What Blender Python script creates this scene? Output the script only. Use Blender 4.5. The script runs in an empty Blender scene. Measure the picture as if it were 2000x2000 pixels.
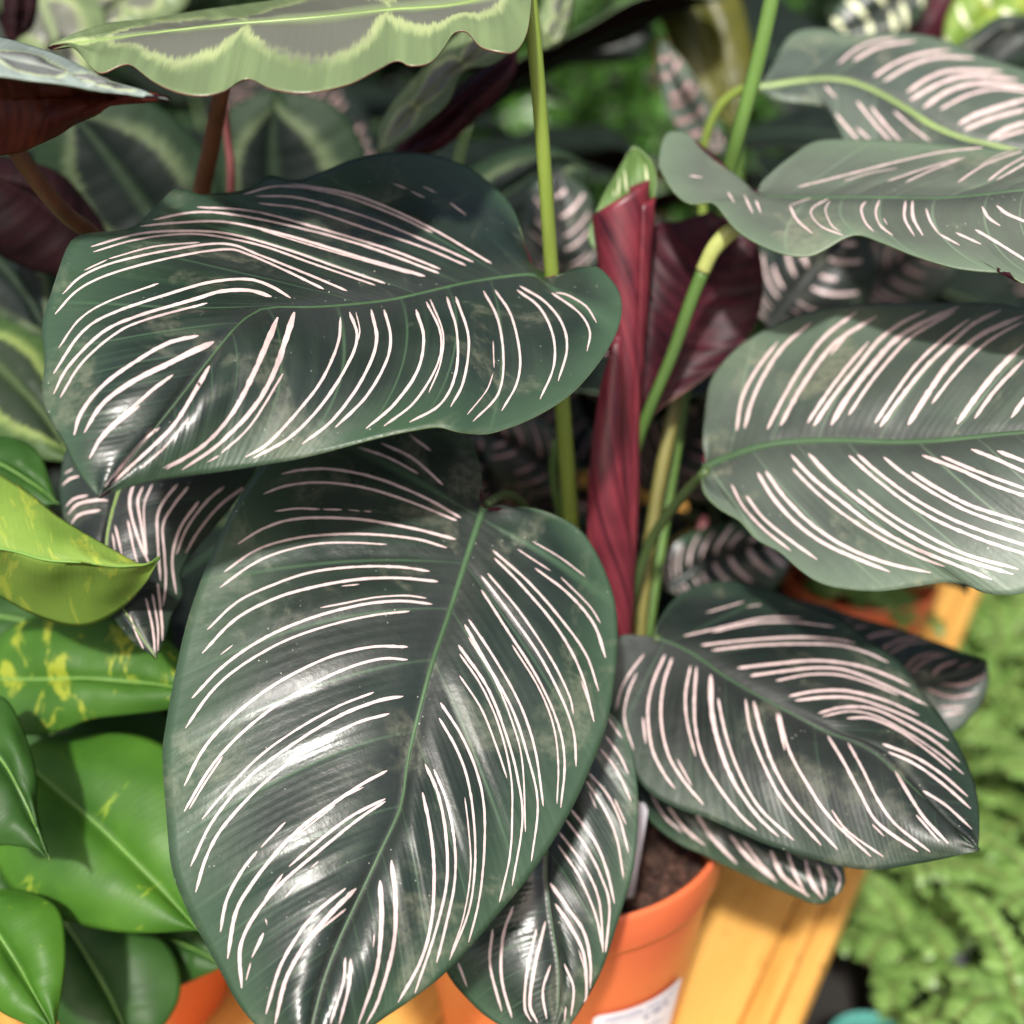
import bpy, bmesh, math, random
import numpy as np
from mathutils import Vector, Matrix
from mathutils.bvhtree import BVHTree

random.seed(7); RNG = np.random.default_rng(7)
R = math.radians
scene = bpy.context.scene
COL = scene.collection

# ------------------------------------------------------------------ camera, sky, sun, exposure
PITCH = R(27.0)
FPX = 2605.0                                   # focal length in photograph pixels (2000 px wide)
CAM = np.array([-0.0226, -0.463, 0.531])
RIGHT = np.array([1.0, 0.0, 0.0])
UP = np.array([0.0, math.sin(PITCH), math.cos(PITCH)])
FWD = np.array([0.0, math.cos(PITCH), -math.sin(PITCH)])
cam_data = bpy.data.cameras.new('camera')
cam_data.sensor_width = 36.0
cam_data.lens = FPX / 2000.0 * 36.0
cam_data.clip_start = 0.01
cam_data.clip_end = 200.0
cam_data.dof.use_dof = True
cam_data.dof.focus_distance = 0.452
cam_data.dof.aperture_fstop = 5.0
cam = bpy.data.objects.new('camera', cam_data); COL.objects.link(cam)
cam.location = CAM.tolist()
cam.rotation_euler = (math.pi / 2 - PITCH, 0, 0)
scene.camera = cam

SUN_EL, SUN_AZ = R(48), R(191)                 # azimuth measured clockwise from +Y (the view direction)
world = bpy.data.worlds.new('World'); scene.world = world; world.use_nodes = True
wn = world.node_tree; wn.nodes.clear()
w_out = wn.nodes.new('ShaderNodeOutputWorld'); w_bg = wn.nodes.new('ShaderNodeBackground')
w_sky = wn.nodes.new('ShaderNodeTexSky'); w_sky.sky_type = 'NISHITA'; w_sky.sun_disc = False
w_sky.sun_elevation = SUN_EL; w_sky.sun_rotation = SUN_AZ
w_sky.air_density = 0.8; w_sky.dust_density = 6.0; w_sky.ozone_density = 0.2
w_bg.inputs['Strength'].default_value = 0.105
wn.links.new(w_sky.outputs[0], w_bg.inputs[0]); wn.links.new(w_bg.outputs[0], w_out.inputs[0])
sun_data = bpy.data.lights.new('sun', 'SUN'); sun_data.energy = 3.6; sun_data.angle = R(3.0)
sun_data.color = (1.0, 0.97, 0.93)
sun = bpy.data.objects.new('sun', sun_data); COL.objects.link(sun)
sdir = Vector((math.sin(SUN_AZ) * math.cos(SUN_EL), math.cos(SUN_AZ) * math.cos(SUN_EL), math.sin(SUN_EL)))
sun.rotation_euler = (-sdir).to_track_quat('-Z', 'Y').to_euler()
sun.location = (sdir * 3).to_tuple()
vs = scene.view_settings
vs.view_transform = 'Standard'; vs.look = 'None'; vs.gamma = 1.0; vs.exposure = 0.40
vs.use_curve_mapping = False
scene.cycles.use_denoising = True
scene.cycles.max_bounces = 8

# ------------------------------------------------------------------ helpers
def P(px, py, d):
    return CAM + FWD * d + RIGHT * ((px - 1000.0) * d / FPX) - UP * ((py - 1000.0) * d / FPX)

def ray(px, py):
    v = FWD + RIGHT * ((px - 1000.0) / FPX) - UP * ((py - 1000.0) / FPX)
    return v / np.linalg.norm(v)

def on_plane(px, py, z):
    v = ray(px, py); t = (z - CAM[2]) / v[2]
    return CAM + v * t

def catmull(pts, n):
    p = np.asarray(pts, float)
    if len(p) == 2: p = np.vstack([p[0], p.mean(0), p[1]])
    q = np.vstack([2 * p[0] - p[1], p, 2 * p[-1] - p[-2]])
    out = []
    for i in range(1, len(q) - 2):
        for t in np.linspace(0, 1, 16, endpoint=False):
            a, b, c, d = q[i - 1], q[i], q[i + 1], q[i + 2]
            out.append(0.5 * ((2 * b) + (c - a) * t + (2 * a - 5 * b + 4 * c - d) * t * t + (3 * b - a - 3 * c + d) * t ** 3))
    out.append(p[-1]); out = np.array(out)
    return out

def resample(poly, s):
    """poly (N,k) sampled at arc-length fractions s; arc length measured on the first two coordinates"""
    seg = np.linalg.norm(np.diff(poly[:, :2], axis=0), axis=1)
    a = np.concatenate([[0], np.cumsum(seg)]); a /= a[-1]
    return np.stack([np.interp(s, a, poly[:, k]) for k in range(poly.shape[1])], axis=1)

def link(name, mesh, parent=None, mats=()):
    o = bpy.data.objects.new(name, mesh); COL.objects.link(o)
    if parent is not None: o.parent = parent
    for m in mats: mesh.materials.append(m)
    return o

def empty(name, loc, label, cat, group=None):
    o = bpy.data.objects.new(name, None); COL.objects.link(o)
    o.location = tuple(float(c) for c in loc); o.empty_display_size = 0.02
    o['label'] = label; o['category'] = cat
    if group: o['group'] = group
    return o

def tag(o, label, cat, group=None):
    o['label'] = label; o['category'] = cat
    if group: o['group'] = group
    return o

def base_of(parent):
    b = np.zeros(3); p = parent
    while p is not None:
        b += np.array(p.location); p = p.parent
    return b

def make_mesh(name, verts, faces, smooth=True):
    me = bpy.data.meshes.new(name)
    me.from_pydata([tuple(map(float, v)) for v in verts], [], faces)
    me.update()
    if smooth: me.polygons.foreach_set('use_smooth', [True] * len(me.polygons))
    return me

def tube_mesh(name, pts, rad, sides=10, cap=True, flat=1.0):
    pts = np.asarray(pts, float); n = len(pts)
    rad = np.broadcast_to(np.asarray(rad, float), (n,))
    T = np.gradient(pts, axis=0); T /= np.linalg.norm(T, axis=1)[:, None] + 1e-12
    ref = np.array([0.3, 0.9, 0.2]); N = np.cross(T[0], ref); N /= np.linalg.norm(N)
    V = []; F = []
    for i in range(n):
        N = N - T[i] * np.dot(N, T[i]); N /= np.linalg.norm(N) + 1e-12
        B = np.cross(T[i], N)
        for k in range(sides):
            a = 2 * math.pi * k / sides
            V.append(pts[i] + rad[i] * (math.cos(a) * N + math.sin(a) * B * flat))
    for i in range(n - 1):
        for k in range(sides):
            k2 = (k + 1) % sides
            F.append((i * sides + k, i * sides + k2, (i + 1) * sides + k2, (i + 1) * sides + k))
    if cap:
        F.append(tuple(range(sides - 1, -1, -1))); F.append(tuple((n - 1) * sides + k for k in range(sides)))
    return make_mesh(name, V, F)

# ------------------------------------------------------------------ materials
def new_mat(name):
    m = bpy.data.materials.new(name); m.use_nodes = True
    nt = m.node_tree; nt.nodes.clear()
    out = nt.nodes.new('ShaderNodeOutputMaterial')
    return m, nt, out

class NB:
    def __init__(s, nt): s.nt = nt
    def n(s, t, **kw):
        nd = s.nt.nodes.new(t)
        for k, v in kw.items():
            if k.startswith('i_'):
                key = k[2:]
                key = int(key) if key.isdigit() else key.replace('_', ' ')
                nd.inputs[key].default_value = v
            else: setattr(nd, k, v)
        return nd
    def l(s, a, b): s.nt.links.new(a, b)
    def math(s, op, a, b=None, c=None, clamp=False):
        nd = s.nt.nodes.new('ShaderNodeMath'); nd.operation = op; nd.use_clamp = clamp
        for i, x in enumerate((a, b, c)):
            if x is None: continue
            if isinstance(x, (int, float)): nd.inputs[i].default_value = x
            else: s.l(x, nd.inputs[i])
        return nd.outputs[0]
    def mix(s, f, a, b, mode='MIX'):
        nd = s.nt.nodes.new('ShaderNodeMix'); nd.data_type = 'RGBA'; nd.blend_type = mode
        for sock, x in ((nd.inputs[0], f), (nd.inputs[6], a), (nd.inputs[7], b)):
            if isinstance(x, (int, float)): sock.default_value = x
            elif isinstance(x, tuple): sock.default_value = x if len(x) == 4 else (*x, 1)
            else: s.l(x, sock)
        return nd.outputs[2]
    def ramp(s, f, stops, interp='LINEAR'):
        nd = s.nt.nodes.new('ShaderNodeValToRGB'); nd.color_ramp.interpolation = interp
        e = nd.color_ramp.elements
        while len(e) < len(stops): e.new(0.5)
        for el, (p, c) in zip(e, stops):
            el.position = p; el.color = (c, c, c, 1) if isinstance(c, (int, float)) else (*c, 1)
        s.l(f, nd.inputs[0]); return nd.outputs[0]
    def noise(s, vec, scale, detail=4, rough=0.55, dist=0.0):
        nd = s.nt.nodes.new('ShaderNodeTexNoise')
        nd.inputs['Scale'].default_value = scale; nd.inputs['Detail'].default_value = detail
        nd.inputs['Roughness'].default_value = rough; nd.inputs['Distortion'].default_value = dist
        if vec is not None: s.l(vec, nd.inputs['Vector'])
        return nd.outputs[0]

def leaf_coords(b):
    uv = b.n('ShaderNodeUVMap', uv_map='UVMap')
    sp = b.n('ShaderNodeSeparateXYZ'); b.l(uv.outputs[0], sp.inputs[0])
    u = sp.outputs[0]
    v = b.math('ABSOLUTE', b.math('MULTIPLY', b.math('SUBTRACT', sp.outputs[1], 0.5), 2.0))
    return uv.outputs[0], u, v, sp.outputs[1]

def vein_bump(b, u, v, tco, count, strength, fine=0.25):
    w = b.math('SINE', b.math('MULTIPLY', u, count * 2 * math.pi))
    w2 = b.math('SINE', b.math('MULTIPLY', u, count * 5.0 * 2 * math.pi))
    h = b.math('ADD', b.math('MULTIPLY', w, 0.6), b.math('MULTIPLY', w2, 0.25))
    nz = b.noise(tco, 900.0, 2)
    h = b.math('ADD', h, b.math('MULTIPLY', nz, fine))
    bump = b.n('ShaderNodeBump', i_Strength=strength, i_Distance=0.0004)
    b.l(h, bump.inputs['Height'])
    return bump.outputs[0]

def finish_leaf(b, out, col, rough, normal, trans_col=None, trans=0.0, spec=0.5, coat=0.0):
    p = b.n('ShaderNodeBsdfPrincipled')
    p.inputs['Specular IOR Level'].default_value = spec
    if coat:
        p.inputs['Coat Weight'].default_value = coat; p.inputs['Coat Roughness'].default_value = 0.18
    if isinstance(col, tuple): p.inputs['Base Color'].default_value = (*col, 1)
    else: b.l(col, p.inputs['Base Color'])
    if isinstance(rough, (int, float)): p.inputs['Roughness'].default_value = rough
    else: b.l(rough, p.inputs['Roughness'])
    if normal is not None: b.l(normal, p.inputs['Normal'])
    if trans > 0:
        t = b.n('ShaderNodeBsdfTranslucent')
        if isinstance(trans_col, tuple): t.inputs[0].default_value = (*trans_col, 1)
        else: b.l(trans_col, t.inputs[0])
        mx = b.n('ShaderNodeMixShader'); mx.inputs[0].default_value = trans
        b.l(p.outputs[0], mx.inputs[1]); b.l(t.outputs[0], mx.inputs[2]); b.l(mx.outputs[0], out.inputs[0])
    else: b.l(p.outputs[0], out.inputs[0])
    return p

def mat_calathea_top(name, dark=(0.011, 0.020, 0.015), mid=(0.019, 0.036, 0.025), margin=(0.046, 0.092, 0.048), stain=0.30, r0=0.22):
    m, nt, out = new_mat(name); b = NB(nt)
    uv, u, v, _ = leaf_coords(b)
    tc = b.n('ShaderNodeTexCoord').outputs['Object']
    n1 = b.noise(tc, 28.0, 5)
    col = b.mix(b.ramp(n1, [(0.35, 0.0), (0.68, 1.0)]), dark, mid)
    # streaks along the lateral veins
    mp = b.n('ShaderNodeMapping'); mp.inputs['Scale'].default_value = (46, 1.6, 1); b.l(uv, mp.inputs[0])
    stk = b.noise(mp.outputs[0], 1.0, 3, 0.6)
    col = b.mix(b.ramp(stk, [(0.48, 0.0), (0.78, 0.40)]), col, margin)
    vc = b.n('ShaderNodeUVMap', uv_map='Vein'); vs_ = b.n('ShaderNodeSeparateXYZ'); b.l(vc.outputs[0], vs_.inputs[0])
    pid = b.math('FLOOR', vs_.outputs[0]); pfr = b.math('FRACT', vs_.outputs[0])
    wnz = b.n('ShaderNodeTexWhiteNoise', noise_dimensions='1D'); b.l(pid, wnz.inputs['W'])
    pan = wnz.outputs['Value']
    col = b.mix(b.ramp(pan, [(0.25, 0.0), (0.9, 0.45)]), col, tuple(c * 0.5 for c in dark))
    vline = b.ramp(pfr, [(0.0, 0.55), (0.035, 0.0), (0.965, 0.0), (1.0, 0.55)])
    col = b.mix(vline, col, tuple(c * 1.7 for c in margin))
    col = b.mix(b.ramp(v, [(0.60, 0.0), (1.0, 0.85)]), col, margin)
    col = b.mix(b.ramp(v, [(0.02, 0.55), (0.24, 0.0)]), col, (0.027, 0.030, 0.028))
    # dried water stains and dust with a shape of their own
    s1 = b.noise(tc, 30.0, 6, 0.62, 0.8)
    s2 = b.noise(tc, 300.0, 3, 0.7)
    mask = b.math('MULTIPLY', b.ramp(s1, [(0.55, 0.0), (0.64, 1.0)]), b.ramp(s2, [(0.36, 0.15), (0.62, 1.0)]))
    col = b.mix(b.math('MULTIPLY', mask, stain), col, (0.24, 0.25, 0.165))
    film = b.ramp(b.noise(tc, 16.0, 4, 0.6), [(0.42, 0.0), (0.66, 0.06)])
    col = b.mix(film, col, (0.20, 0.21, 0.20))
    vo = b.n('ShaderNodeTexVoronoi'); vo.inputs['Scale'].default_value = 420.0; b.l(tc, vo.inputs['Vector'])
    spk = b.math('MULTIPLY', b.ramp(vo.outputs['Distance'], [(0.07, 1.0), (0.12, 0.0)]), b.ramp(b.noise(tc, 40.0, 3), [(0.52, 0.0), (0.62, 1.0)]))
    spk = b.math('MULTIPLY', spk, b.ramp(vo.outputs['Color'], [(0.55, 0.0), (0.60, 1.0)]))
    col = b.mix(b.math('MULTIPLY', spk, 0.85), col, (0.62, 0.62, 0.52))
    rough = b.math('ADD', b.ramp(b.noise(tc, 38.0, 5, 0.65), [(0.34, r0), (0.66, r0 + 0.16)]), b.math('ADD', b.math('MULTIPLY', mask, 0.15), b.math('MULTIPLY', pan, 0.12)))
    # relief: fine veins and a puckered skin
    w2 = b.math('SINE', b.math('MULTIPLY', u, 60 * 2 * math.pi))
    h = b.math('ADD', b.math('MULTIPLY', w2, 0.10), b.math('MULTIPLY', stk, 0.9))
    h = b.math('ADD', h, b.math('MULTIPLY', b.noise(tc, 120.0, 4, 0.6), 1.7))
    h = b.math('ADD', h, b.math('MULTIPLY', b.noise(tc, 1100.0, 2), 0.10))
    bump = b.n('ShaderNodeBump', i_Strength=0.30, i_Distance=0.0006); b.l(h, bump.inputs['Height'])
    finish_leaf(b, out, col, rough, bump.outputs[0], (0.06, 0.12, 0.03), 0.06, 0.62)
    return m

def mat_plain(name, col, rough=0.5, spec=0.5, var=0.25, scale=40.0, bump=0.0, stretch=None, trans=0.0):
    m, nt, out = new_mat(name); b = NB(nt)
    tc = b.n('ShaderNodeTexCoord').outputs['Object']
    vec = tc
    if stretch:
        mp = b.n('ShaderNodeMapping'); mp.inputs['Scale'].default_value = stretch; b.l(tc, mp.inputs[0]); vec = mp.outputs[0]
    n = b.noise(vec, scale, 4)
    lo = tuple(c * (1 - var) for c in col); hi = tuple(min(1, c * (1 + var)) for c in col)
    c = b.mix(b.ramp(n, [(0.3, 0.0), (0.7, 1.0)]), lo, hi)
    nrm = None
    if bump:
        bp = b.n('ShaderNodeBump', i_Strength=bump, i_Distance=0.001); b.l(n, bp.inputs['Height']); nrm = bp.outputs[0]
    finish_leaf(b, out, c, rough, nrm, hi, trans, spec)
    return m

def mat_underside(name, a=(0.026, 0.005, 0.009), c=(0.085, 0.012, 0.022), tr=0.15, trc=(0.45, 0.06, 0.04), spec=0.3, rough=0.5):
    m, nt, out = new_mat(name); b = NB(nt)
    uv, u, v, _ = leaf_coords(b)
    tc = b.n('ShaderNodeTexCoord').outputs['Object']
    w = b.math('SINE', b.math('MULTIPLY', u, 16 * 2 * math.pi))
    n = b.noise(tc, 60.0, 3)
    f = b.ramp(b.math('ADD', b.math('MULTIPLY', w, 0.07), n), [(0.35, 0.0), (0.75, 1.0)])
    col = b.mix(f, a, c)
    nrm = vein_bump(b, u, v, tc, 16, 0.18)
    finish_leaf(b, out, col, rough, nrm, trc, tr, spec)
    return m

def mat_painted(name, dark=(0.030, 0.052, 0.034), line=(0.42, 0.62, 0.20), outer=(0.085, 0.20, 0.055), core=(0.16, 0.30, 0.09), rough0=0.3, per=3.4, spec=0.5, tr=0.12):
    """medallion leaf: dark centre with scalloped edge, jagged pale ring, green margin, pale midrib band"""
    m, nt, out = new_mat(name); b = NB(nt)
    uv, u, v, _ = leaf_coords(b)
    tc = b.n('ShaderNodeTexCoord').outputs['Object']
    mp = b.n('ShaderNodeMapping'); mp.inputs['Scale'].default_value = (60, 1.0, 1); b.l(uv, mp.inputs[0])
    jag = b.noise(mp.outputs[0], 1.6, 5, 0.8)
    lump = b.noise(tc, 22.0, 3)
    ul = b.math('ADD', u, b.math('MULTIPLY', b.math('SUBTRACT', lump, 0.5), 0.10))
    scal = b.math('ABSOLUTE', b.math('SINE', b.math('MULTIPLY', ul, per * math.pi)))
    vv = b.math('ADD', v, b.math('MULTIPLY', b.math('SUBTRACT', jag, 0.5), 0.42))
    vv = b.math('ADD', vv, b.math('MULTIPLY', b.math('SUBTRACT', 1.0, b.math('POWER', scal, 0.6)), 0.52))
    endf = b.math('MULTIPLY', b.math('POWER', b.math('ABSOLUTE', b.math('SUBTRACT', u, 0.5)), 3.0), 4.0)
    vv = b.math('ADD', vv, endf)
    ring = b.math('MULTIPLY', b.ramp(vv, [(0.50, 0.0), (0.57, 1.0), (0.63, 1.0), (0.78, 0.0)]), b.ramp(b.noise(tc, 30.0, 3), [(0.34, 0.1), (0.56, 1.0)]))
    outside = b.ramp(vv, [(0.58, 0.0), (0.66, 1.0)])
    col = b.mix(b.ramp(v, [(0.03, 1.0), (0.13, 0.0)]), dark, core)
    col = b.mix(outside, col, outer)
    n2 = b.noise(mp.outputs[0], 0.5, 4)
    col = b.mix(b.math('MULTIPLY', outside, b.ramp(n2, [(0.45, 0.0), (0.7, 0.5)])), col, tuple(min(1, c * 1.7) for c in outer))
    col = b.mix(b.math('MULTIPLY', ring, 0.9), col, line)
    nrm = vein_bump(b, u, v, tc, 12, 0.22)
    finish_leaf(b, out, col, rough0, nrm, (0.14, 0.22, 0.04), tr, spec)
    return m

def mat_pothos(name, a=(0.034, 0.115, 0.010), c=(0.075, 0.20, 0.018), spot=(0.34, 0.46, 0.04), thr=0.64, amt=0.6, rough=0.50):
    m, nt, out = new_mat(name); b = NB(nt)
    uv, u, v, _ = leaf_coords(b)
    tc = b.n('ShaderNodeTexCoord').outputs['Object']
    col = b.mix(b.ramp(b.noise(tc, 30.0, 4), [(0.3, 0.0), (0.7, 1.0)]), a, c)
    mp = b.n('ShaderNodeMapping'); mp.inputs['Scale'].default_value = (5.5, 1.3, 1); b.l(uv, mp.inputs[0])
    oi = b.n('ShaderNodeObjectInfo'); cb = b.n('ShaderNodeVectorMath', operation='ADD'); b.l(mp.outputs[0], cb.inputs[0]); b.l(b.math('MULTIPLY', oi.outputs['Random'], 30.0), cb.inputs[1])
    sn = b.noise(cb.outputs[0], 1.5, 5, 0.68, 0.6)
    col = b.mix(b.math('MULTIPLY', b.ramp(sn, [(thr, 0.0), (thr + 0.06, 1.0)]), amt), col, spot)
    nrm = vein_bump(b, u, v, tc, 8, 0.14)
    finish_leaf(b, out, col, rough, nrm, b.mix(0.5, col, (0.25, 0.45, 0.03)), 0.22, 0.36)
    return m

M = {}
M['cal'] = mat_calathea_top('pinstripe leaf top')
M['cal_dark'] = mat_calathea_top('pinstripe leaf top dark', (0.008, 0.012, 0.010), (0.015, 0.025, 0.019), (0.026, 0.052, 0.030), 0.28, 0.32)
M['cal_pale'] = mat_calathea_top('pinstripe leaf top glare', (0.058, 0.076, 0.062), (0.090, 0.120, 0.092), (0.12, 0.175, 0.115), 0.50, 0.32)  # paler copy of the leaf: sky glare put into the base colour
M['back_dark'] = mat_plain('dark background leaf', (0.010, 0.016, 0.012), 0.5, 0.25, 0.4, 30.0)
M['cal_dust_glare'] = mat_calathea_top('pinstripe leaf top dust and glare', (0.095, 0.115, 0.088), (0.125, 0.152, 0.115), (0.13, 0.19, 0.12), 0.50, 0.36)  # grazing sky glare painted into the pale colour, along with dust
M['under'] = mat_underside('maroon leaf underside')
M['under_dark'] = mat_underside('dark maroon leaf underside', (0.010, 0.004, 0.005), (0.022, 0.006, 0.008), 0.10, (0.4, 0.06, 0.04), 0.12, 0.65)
def mat_rolled():
    m, nt, out = new_mat('red rolled leaf'); b = NB(nt)
    uv, u, v, _ = leaf_coords(b)
    tc = b.n('ShaderNodeTexCoord').outputs['Object']
    mp = b.n('ShaderNodeMapping'); mp.inputs['Scale'].default_value = (26, 1, 1); b.l(uv, mp.inputs[0])
    n = b.math('ADD', b.math('MULTIPLY', b.noise(mp.outputs[0], 1.0, 3, 0.6), 0.7), b.math('MULTIPLY', b.noise(tc, 45.0, 3), 0.3))
    col = b.mix(b.ramp(n, [(0.36, 0.0), (0.62, 1.0)]), (0.035, 0.006, 0.014), (0.28, 0.042, 0.060))
    bp = b.n('ShaderNodeBump', i_Strength=0.25, i_Distance=0.0006); b.l(n, bp.inputs['Height'])
    finish_leaf(b, out, col, 0.38, bp.outputs[0], (0.6, 0.08, 0.06), 0.25)
    return m
M['under_red'] = mat_rolled()
M['under_green'] = mat_plain('pale green underside', (0.12, 0.22, 0.06), 0.5, trans=0.2)
M['stripe'] = mat_plain('pink stripe', (0.64, 0.50, 0.48), 0.45, 0.5, 0.10, 300.0)
M['stripe_shaded'] = mat_plain('shaded pink stripe', (0.34, 0.22, 0.21), 0.4, 0.5, 0.12, 300.0)  # pink stripe dimmed: shade put into its colour
M['stripe_cream'] = mat_plain('cream stripe', (0.62, 0.66, 0.42), 0.4, 0.5, 0.12, 300.0)
M['midrib'] = mat_plain('midrib', (0.052, 0.105, 0.046), 0.42)
M['midrib_dark'] = mat_plain('dark midrib', (0.040, 0.085, 0.040), 0.4)
M['midrib_pale'] = mat_plain('pale midrib', (0.22, 0.32, 0.10), 0.4)
M['edge'] = mat_plain('leaf edge', (0.14, 0.20, 0.10), 0.5)
M['edge_red'] = mat_plain('reddish leaf edge', (0.20, 0.10, 0.07), 0.5)
M['stem_lime'] = mat_plain('lime stem', (0.21, 0.29, 0.050), 0.38, 0.5, 0.22, 60.0, 0.15, (1, 1, 0.12))
M['stem_green'] = mat_plain('green stem', (0.12, 0.22, 0.05), 0.4, 0.5, 0.25, 60.0, 0.15, (1, 1, 0.12))
M['stem_olive'] = mat_plain('olive stem', (0.19, 0.175, 0.050), 0.42, 0.5, 0.25, 60.0, 0.1, (1, 1, 0.12))
M['stem_mid'] = mat_plain('mid green stem', (0.075, 0.145, 0.032), 0.4, 0.5, 0.25, 60.0, 0.1, (1, 1, 0.12))
M['stem_dark'] = mat_plain('dark stem', (0.055, 0.090, 0.030), 0.45, 0.5, 0.25, 60.0, 0.1, (1, 1, 0.12))
M['stem_tan'] = mat_plain('tan stem', (0.36, 0.26, 0.10), 0.45, 0.5, 0.3, 60.0, 0.1, (1, 1, 0.12))
M['stem_brown'] = mat_plain('brown red stem', (0.16, 0.065, 0.035), 0.42, 0.5, 0.3, 60.0, 0.1, (1, 1, 0.12))
M['stem_pink'] = mat_plain('pink stem', (0.30, 0.10, 0.10), 0.42)
M['pulvinus'] = mat_plain('pale swelling', (0.36, 0.40, 0.12), 0.4)
M['painted'] = mat_painted('painted leaf', (0.14, 0.148, 0.115), (0.40, 0.48, 0.22), (0.15, 0.205, 0.095), (0.23, 0.29, 0.15), 0.34)  # centre and margin paled to carry glare in the colour
M['painted_dark'] = mat_painted('painted leaf dark', (0.006, 0.011, 0.009), (0.095, 0.130, 0.065), (0.014, 0.030, 0.014), (0.02, 0.035, 0.02), 0.6, 1.0, 0.2, 0.02)
M['painted_mid'] = mat_painted('painted leaf mid', (0.022, 0.036, 0.018), (0.20, 0.27, 0.08), (0.045, 0.085, 0.025), (0.05, 0.08, 0.03), 0.5, 1.0, 0.3, 0.05)
M['painted_glare'] = mat_painted('painted leaf glare', (0.17, 0.18, 0.17), (0.50, 0.58, 0.36), (0.26, 0.32, 0.29), (0.26, 0.3, 0.27), 0.26)  # silver tones paint sky glare onto the leaf
M['pothos'] = mat_pothos('pothos leaf')
M['pothos_gold'] = mat_pothos('golden pothos leaf', (0.15, 0.27, 0.04), (0.24, 0.37, 0.065), (0.46, 0.52, 0.07), 0.56, 0.6)
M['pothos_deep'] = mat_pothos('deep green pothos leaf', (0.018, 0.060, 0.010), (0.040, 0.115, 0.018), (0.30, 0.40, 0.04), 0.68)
M['pothos_spot'] = mat_pothos('speckled pothos leaf', (0.035, 0.11, 0.012), (0.065, 0.17, 0.02), (0.46, 0.50, 0.05), 0.55)
M['pothos_under'] = mat_plain('pothos underside', (0.13, 0.26, 0.06), 0.5, trans=0.2)
M['pothos_mid'] = mat_plain('pothos midrib', (0.16, 0.30, 0.06), 0.4)
M['pot'] = mat_plain('orange plastic', (0.74, 0.165, 0.062), 0.28, 0.5, 0.05, 14.0)
M['pot_in'] = mat_plain('orange plastic inside', (0.62, 0.11, 0.03), 0.45, 0.5, 0.08, 14.0)

# ------------------------------------------------------------------ leaf builder
def smooth_fn(x): return x * x * (3 - 2 * x)

STRIPE_W = 0.60

def fit_vein_map(mid, edge, stripes):
    """how far along the margin a lateral vein ends for a given start along the midrib, from traced stripes"""
    sm = np.linspace(0, 1, 300); M2 = resample(mid, sm)[:, :2]; E2 = resample(edge, sm)[:, :2]
    lg = []; bends = []
    for st in stripes:
        p = np.asarray(st, float)
        a, z = p[0], p[-1]
        da, dz = np.linalg.norm(M2 - a, axis=1), np.linalg.norm(M2 - z, axis=1)
        if dz.min() < da.min(): a, z = z, a; da, dz = dz, da
        u = sm[da.argmin()]; de = np.linalg.norm(E2 - z, axis=1); e = sm[de.argmin()]
        ln = np.linalg.norm(z - a)
        if da.min() > 0.35 * ln or de.min() > 0.35 * ln or not (0.04 < u < 0.9) or not (0.05 < e < 0.95): continue
        lg.append((math.log(u), math.log(e)))
        cv = catmull(p, 0); cm = resample(cv, np.array([0.5]))[0]
        k = min(297, max(2, int(u * 299))); td = M2[k + 2] - M2[k - 2]; td /= np.linalg.norm(td) + 1e-9
        bends.append(-np.dot(cm - (a + z) / 2, td) / ln)
    if len(lg) < 3: return None
    lg = np.array(lg)
    return float(np.clip(np.sum(lg[:, 0] * lg[:, 1]) / np.sum(lg[:, 0] ** 2), 0.35, 1.3)), float(np.clip(np.mean(bends) * 2, 0.02, 0.5))

def build_leaf(parent, mid, L, Rr, mats, stripes=(), bulge=(0.006, 0.006), pleat=0.0005, npl=11, bend=0.16,
               under=False, midrib='midrib', rib_px=(18, 5), thick=0.0006, ruffle=0.0, nu=84, nv=24, p_def=0.8,
               stripe_mat='stripe', auto=None, name='leaf', label=None, seed=0, flat3d=False, edge_mat='edge', jitter=0.0006,
               specks=None):
    """mid / L / Rr: control points (px, py, depth) from leaf base to leaf tip"""
    rng = np.random.default_rng(seed + 11)
    mc = catmull(mid, 0); ec = [catmull(L, 0), catmull(Rr, 0)]
    base = base_of(parent)
    polys = [[(x, y) for (x, y) in s[0]] for s in stripes]
    fits = [fit_vein_map(mc, ec[s], polys) or (p_def, bend) for s in range(2)]
    pw = [f[0] for f in fits]
    u = np.linspace(0, 1, nu + 1) ** max(1.0, 1.0 / min(pw))
    Mid = resample(mc, u)
    grid = np.zeros((nu + 1, 2 * nv + 1, 3))
    tdir = np.gradient(Mid[:, :2], axis=0); tdir /= np.linalg.norm(tdir, axis=1)[:, None] + 1e-9
    for s in range(2):
        p = pw[s]
        E = resample(ec[s], u ** p)
        ln = np.linalg.norm(E[:, :2] - Mid[:, :2], axis=1)
        for j in range(nv + 1):
            v = j / nv
            row = Mid * (1 - v) + E * v
            q = row.copy()
            fade = np.clip(u * 6, 0, 1) * np.clip((1 - u) * 4, 0, 1)
            q[:, :2] -= tdir * (fits[s][1] * 4 * v * (1 - v) * ln * fade)[:, None] * 0.5
            arch = 4 * v * (1 - v) * (1 - 0.35 * v)
            q[:, 2] -= bulge[s] * arch * np.sin(np.pi * np.clip(u, 0, 1)) ** 0.7
            if ruffle:
                q[:, 2] += ruffle * v ** 3 * np.sin(u * 17 + s * 2 + seed) * np.sin(np.pi * u)
            k = nv - j if s == 0 else nv + j
            grid[:, k] = q
    W = P(0, 0, 0)
    G = CAM + grid[..., 2:3] * FWD + ((grid[..., 0:1] - 1000) * grid[..., 2:3] / FPX) * RIGHT - ((grid[..., 1:2] - 1000) * grid[..., 2:3] / FPX) * UP
    return leaf_from_grid(parent, G, u, nv, mats, stripes, pleat, npl, under, midrib, rib_px, thick, stripe_mat, auto, name,
                          label, rng, edge_mat, jitter, base)

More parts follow.
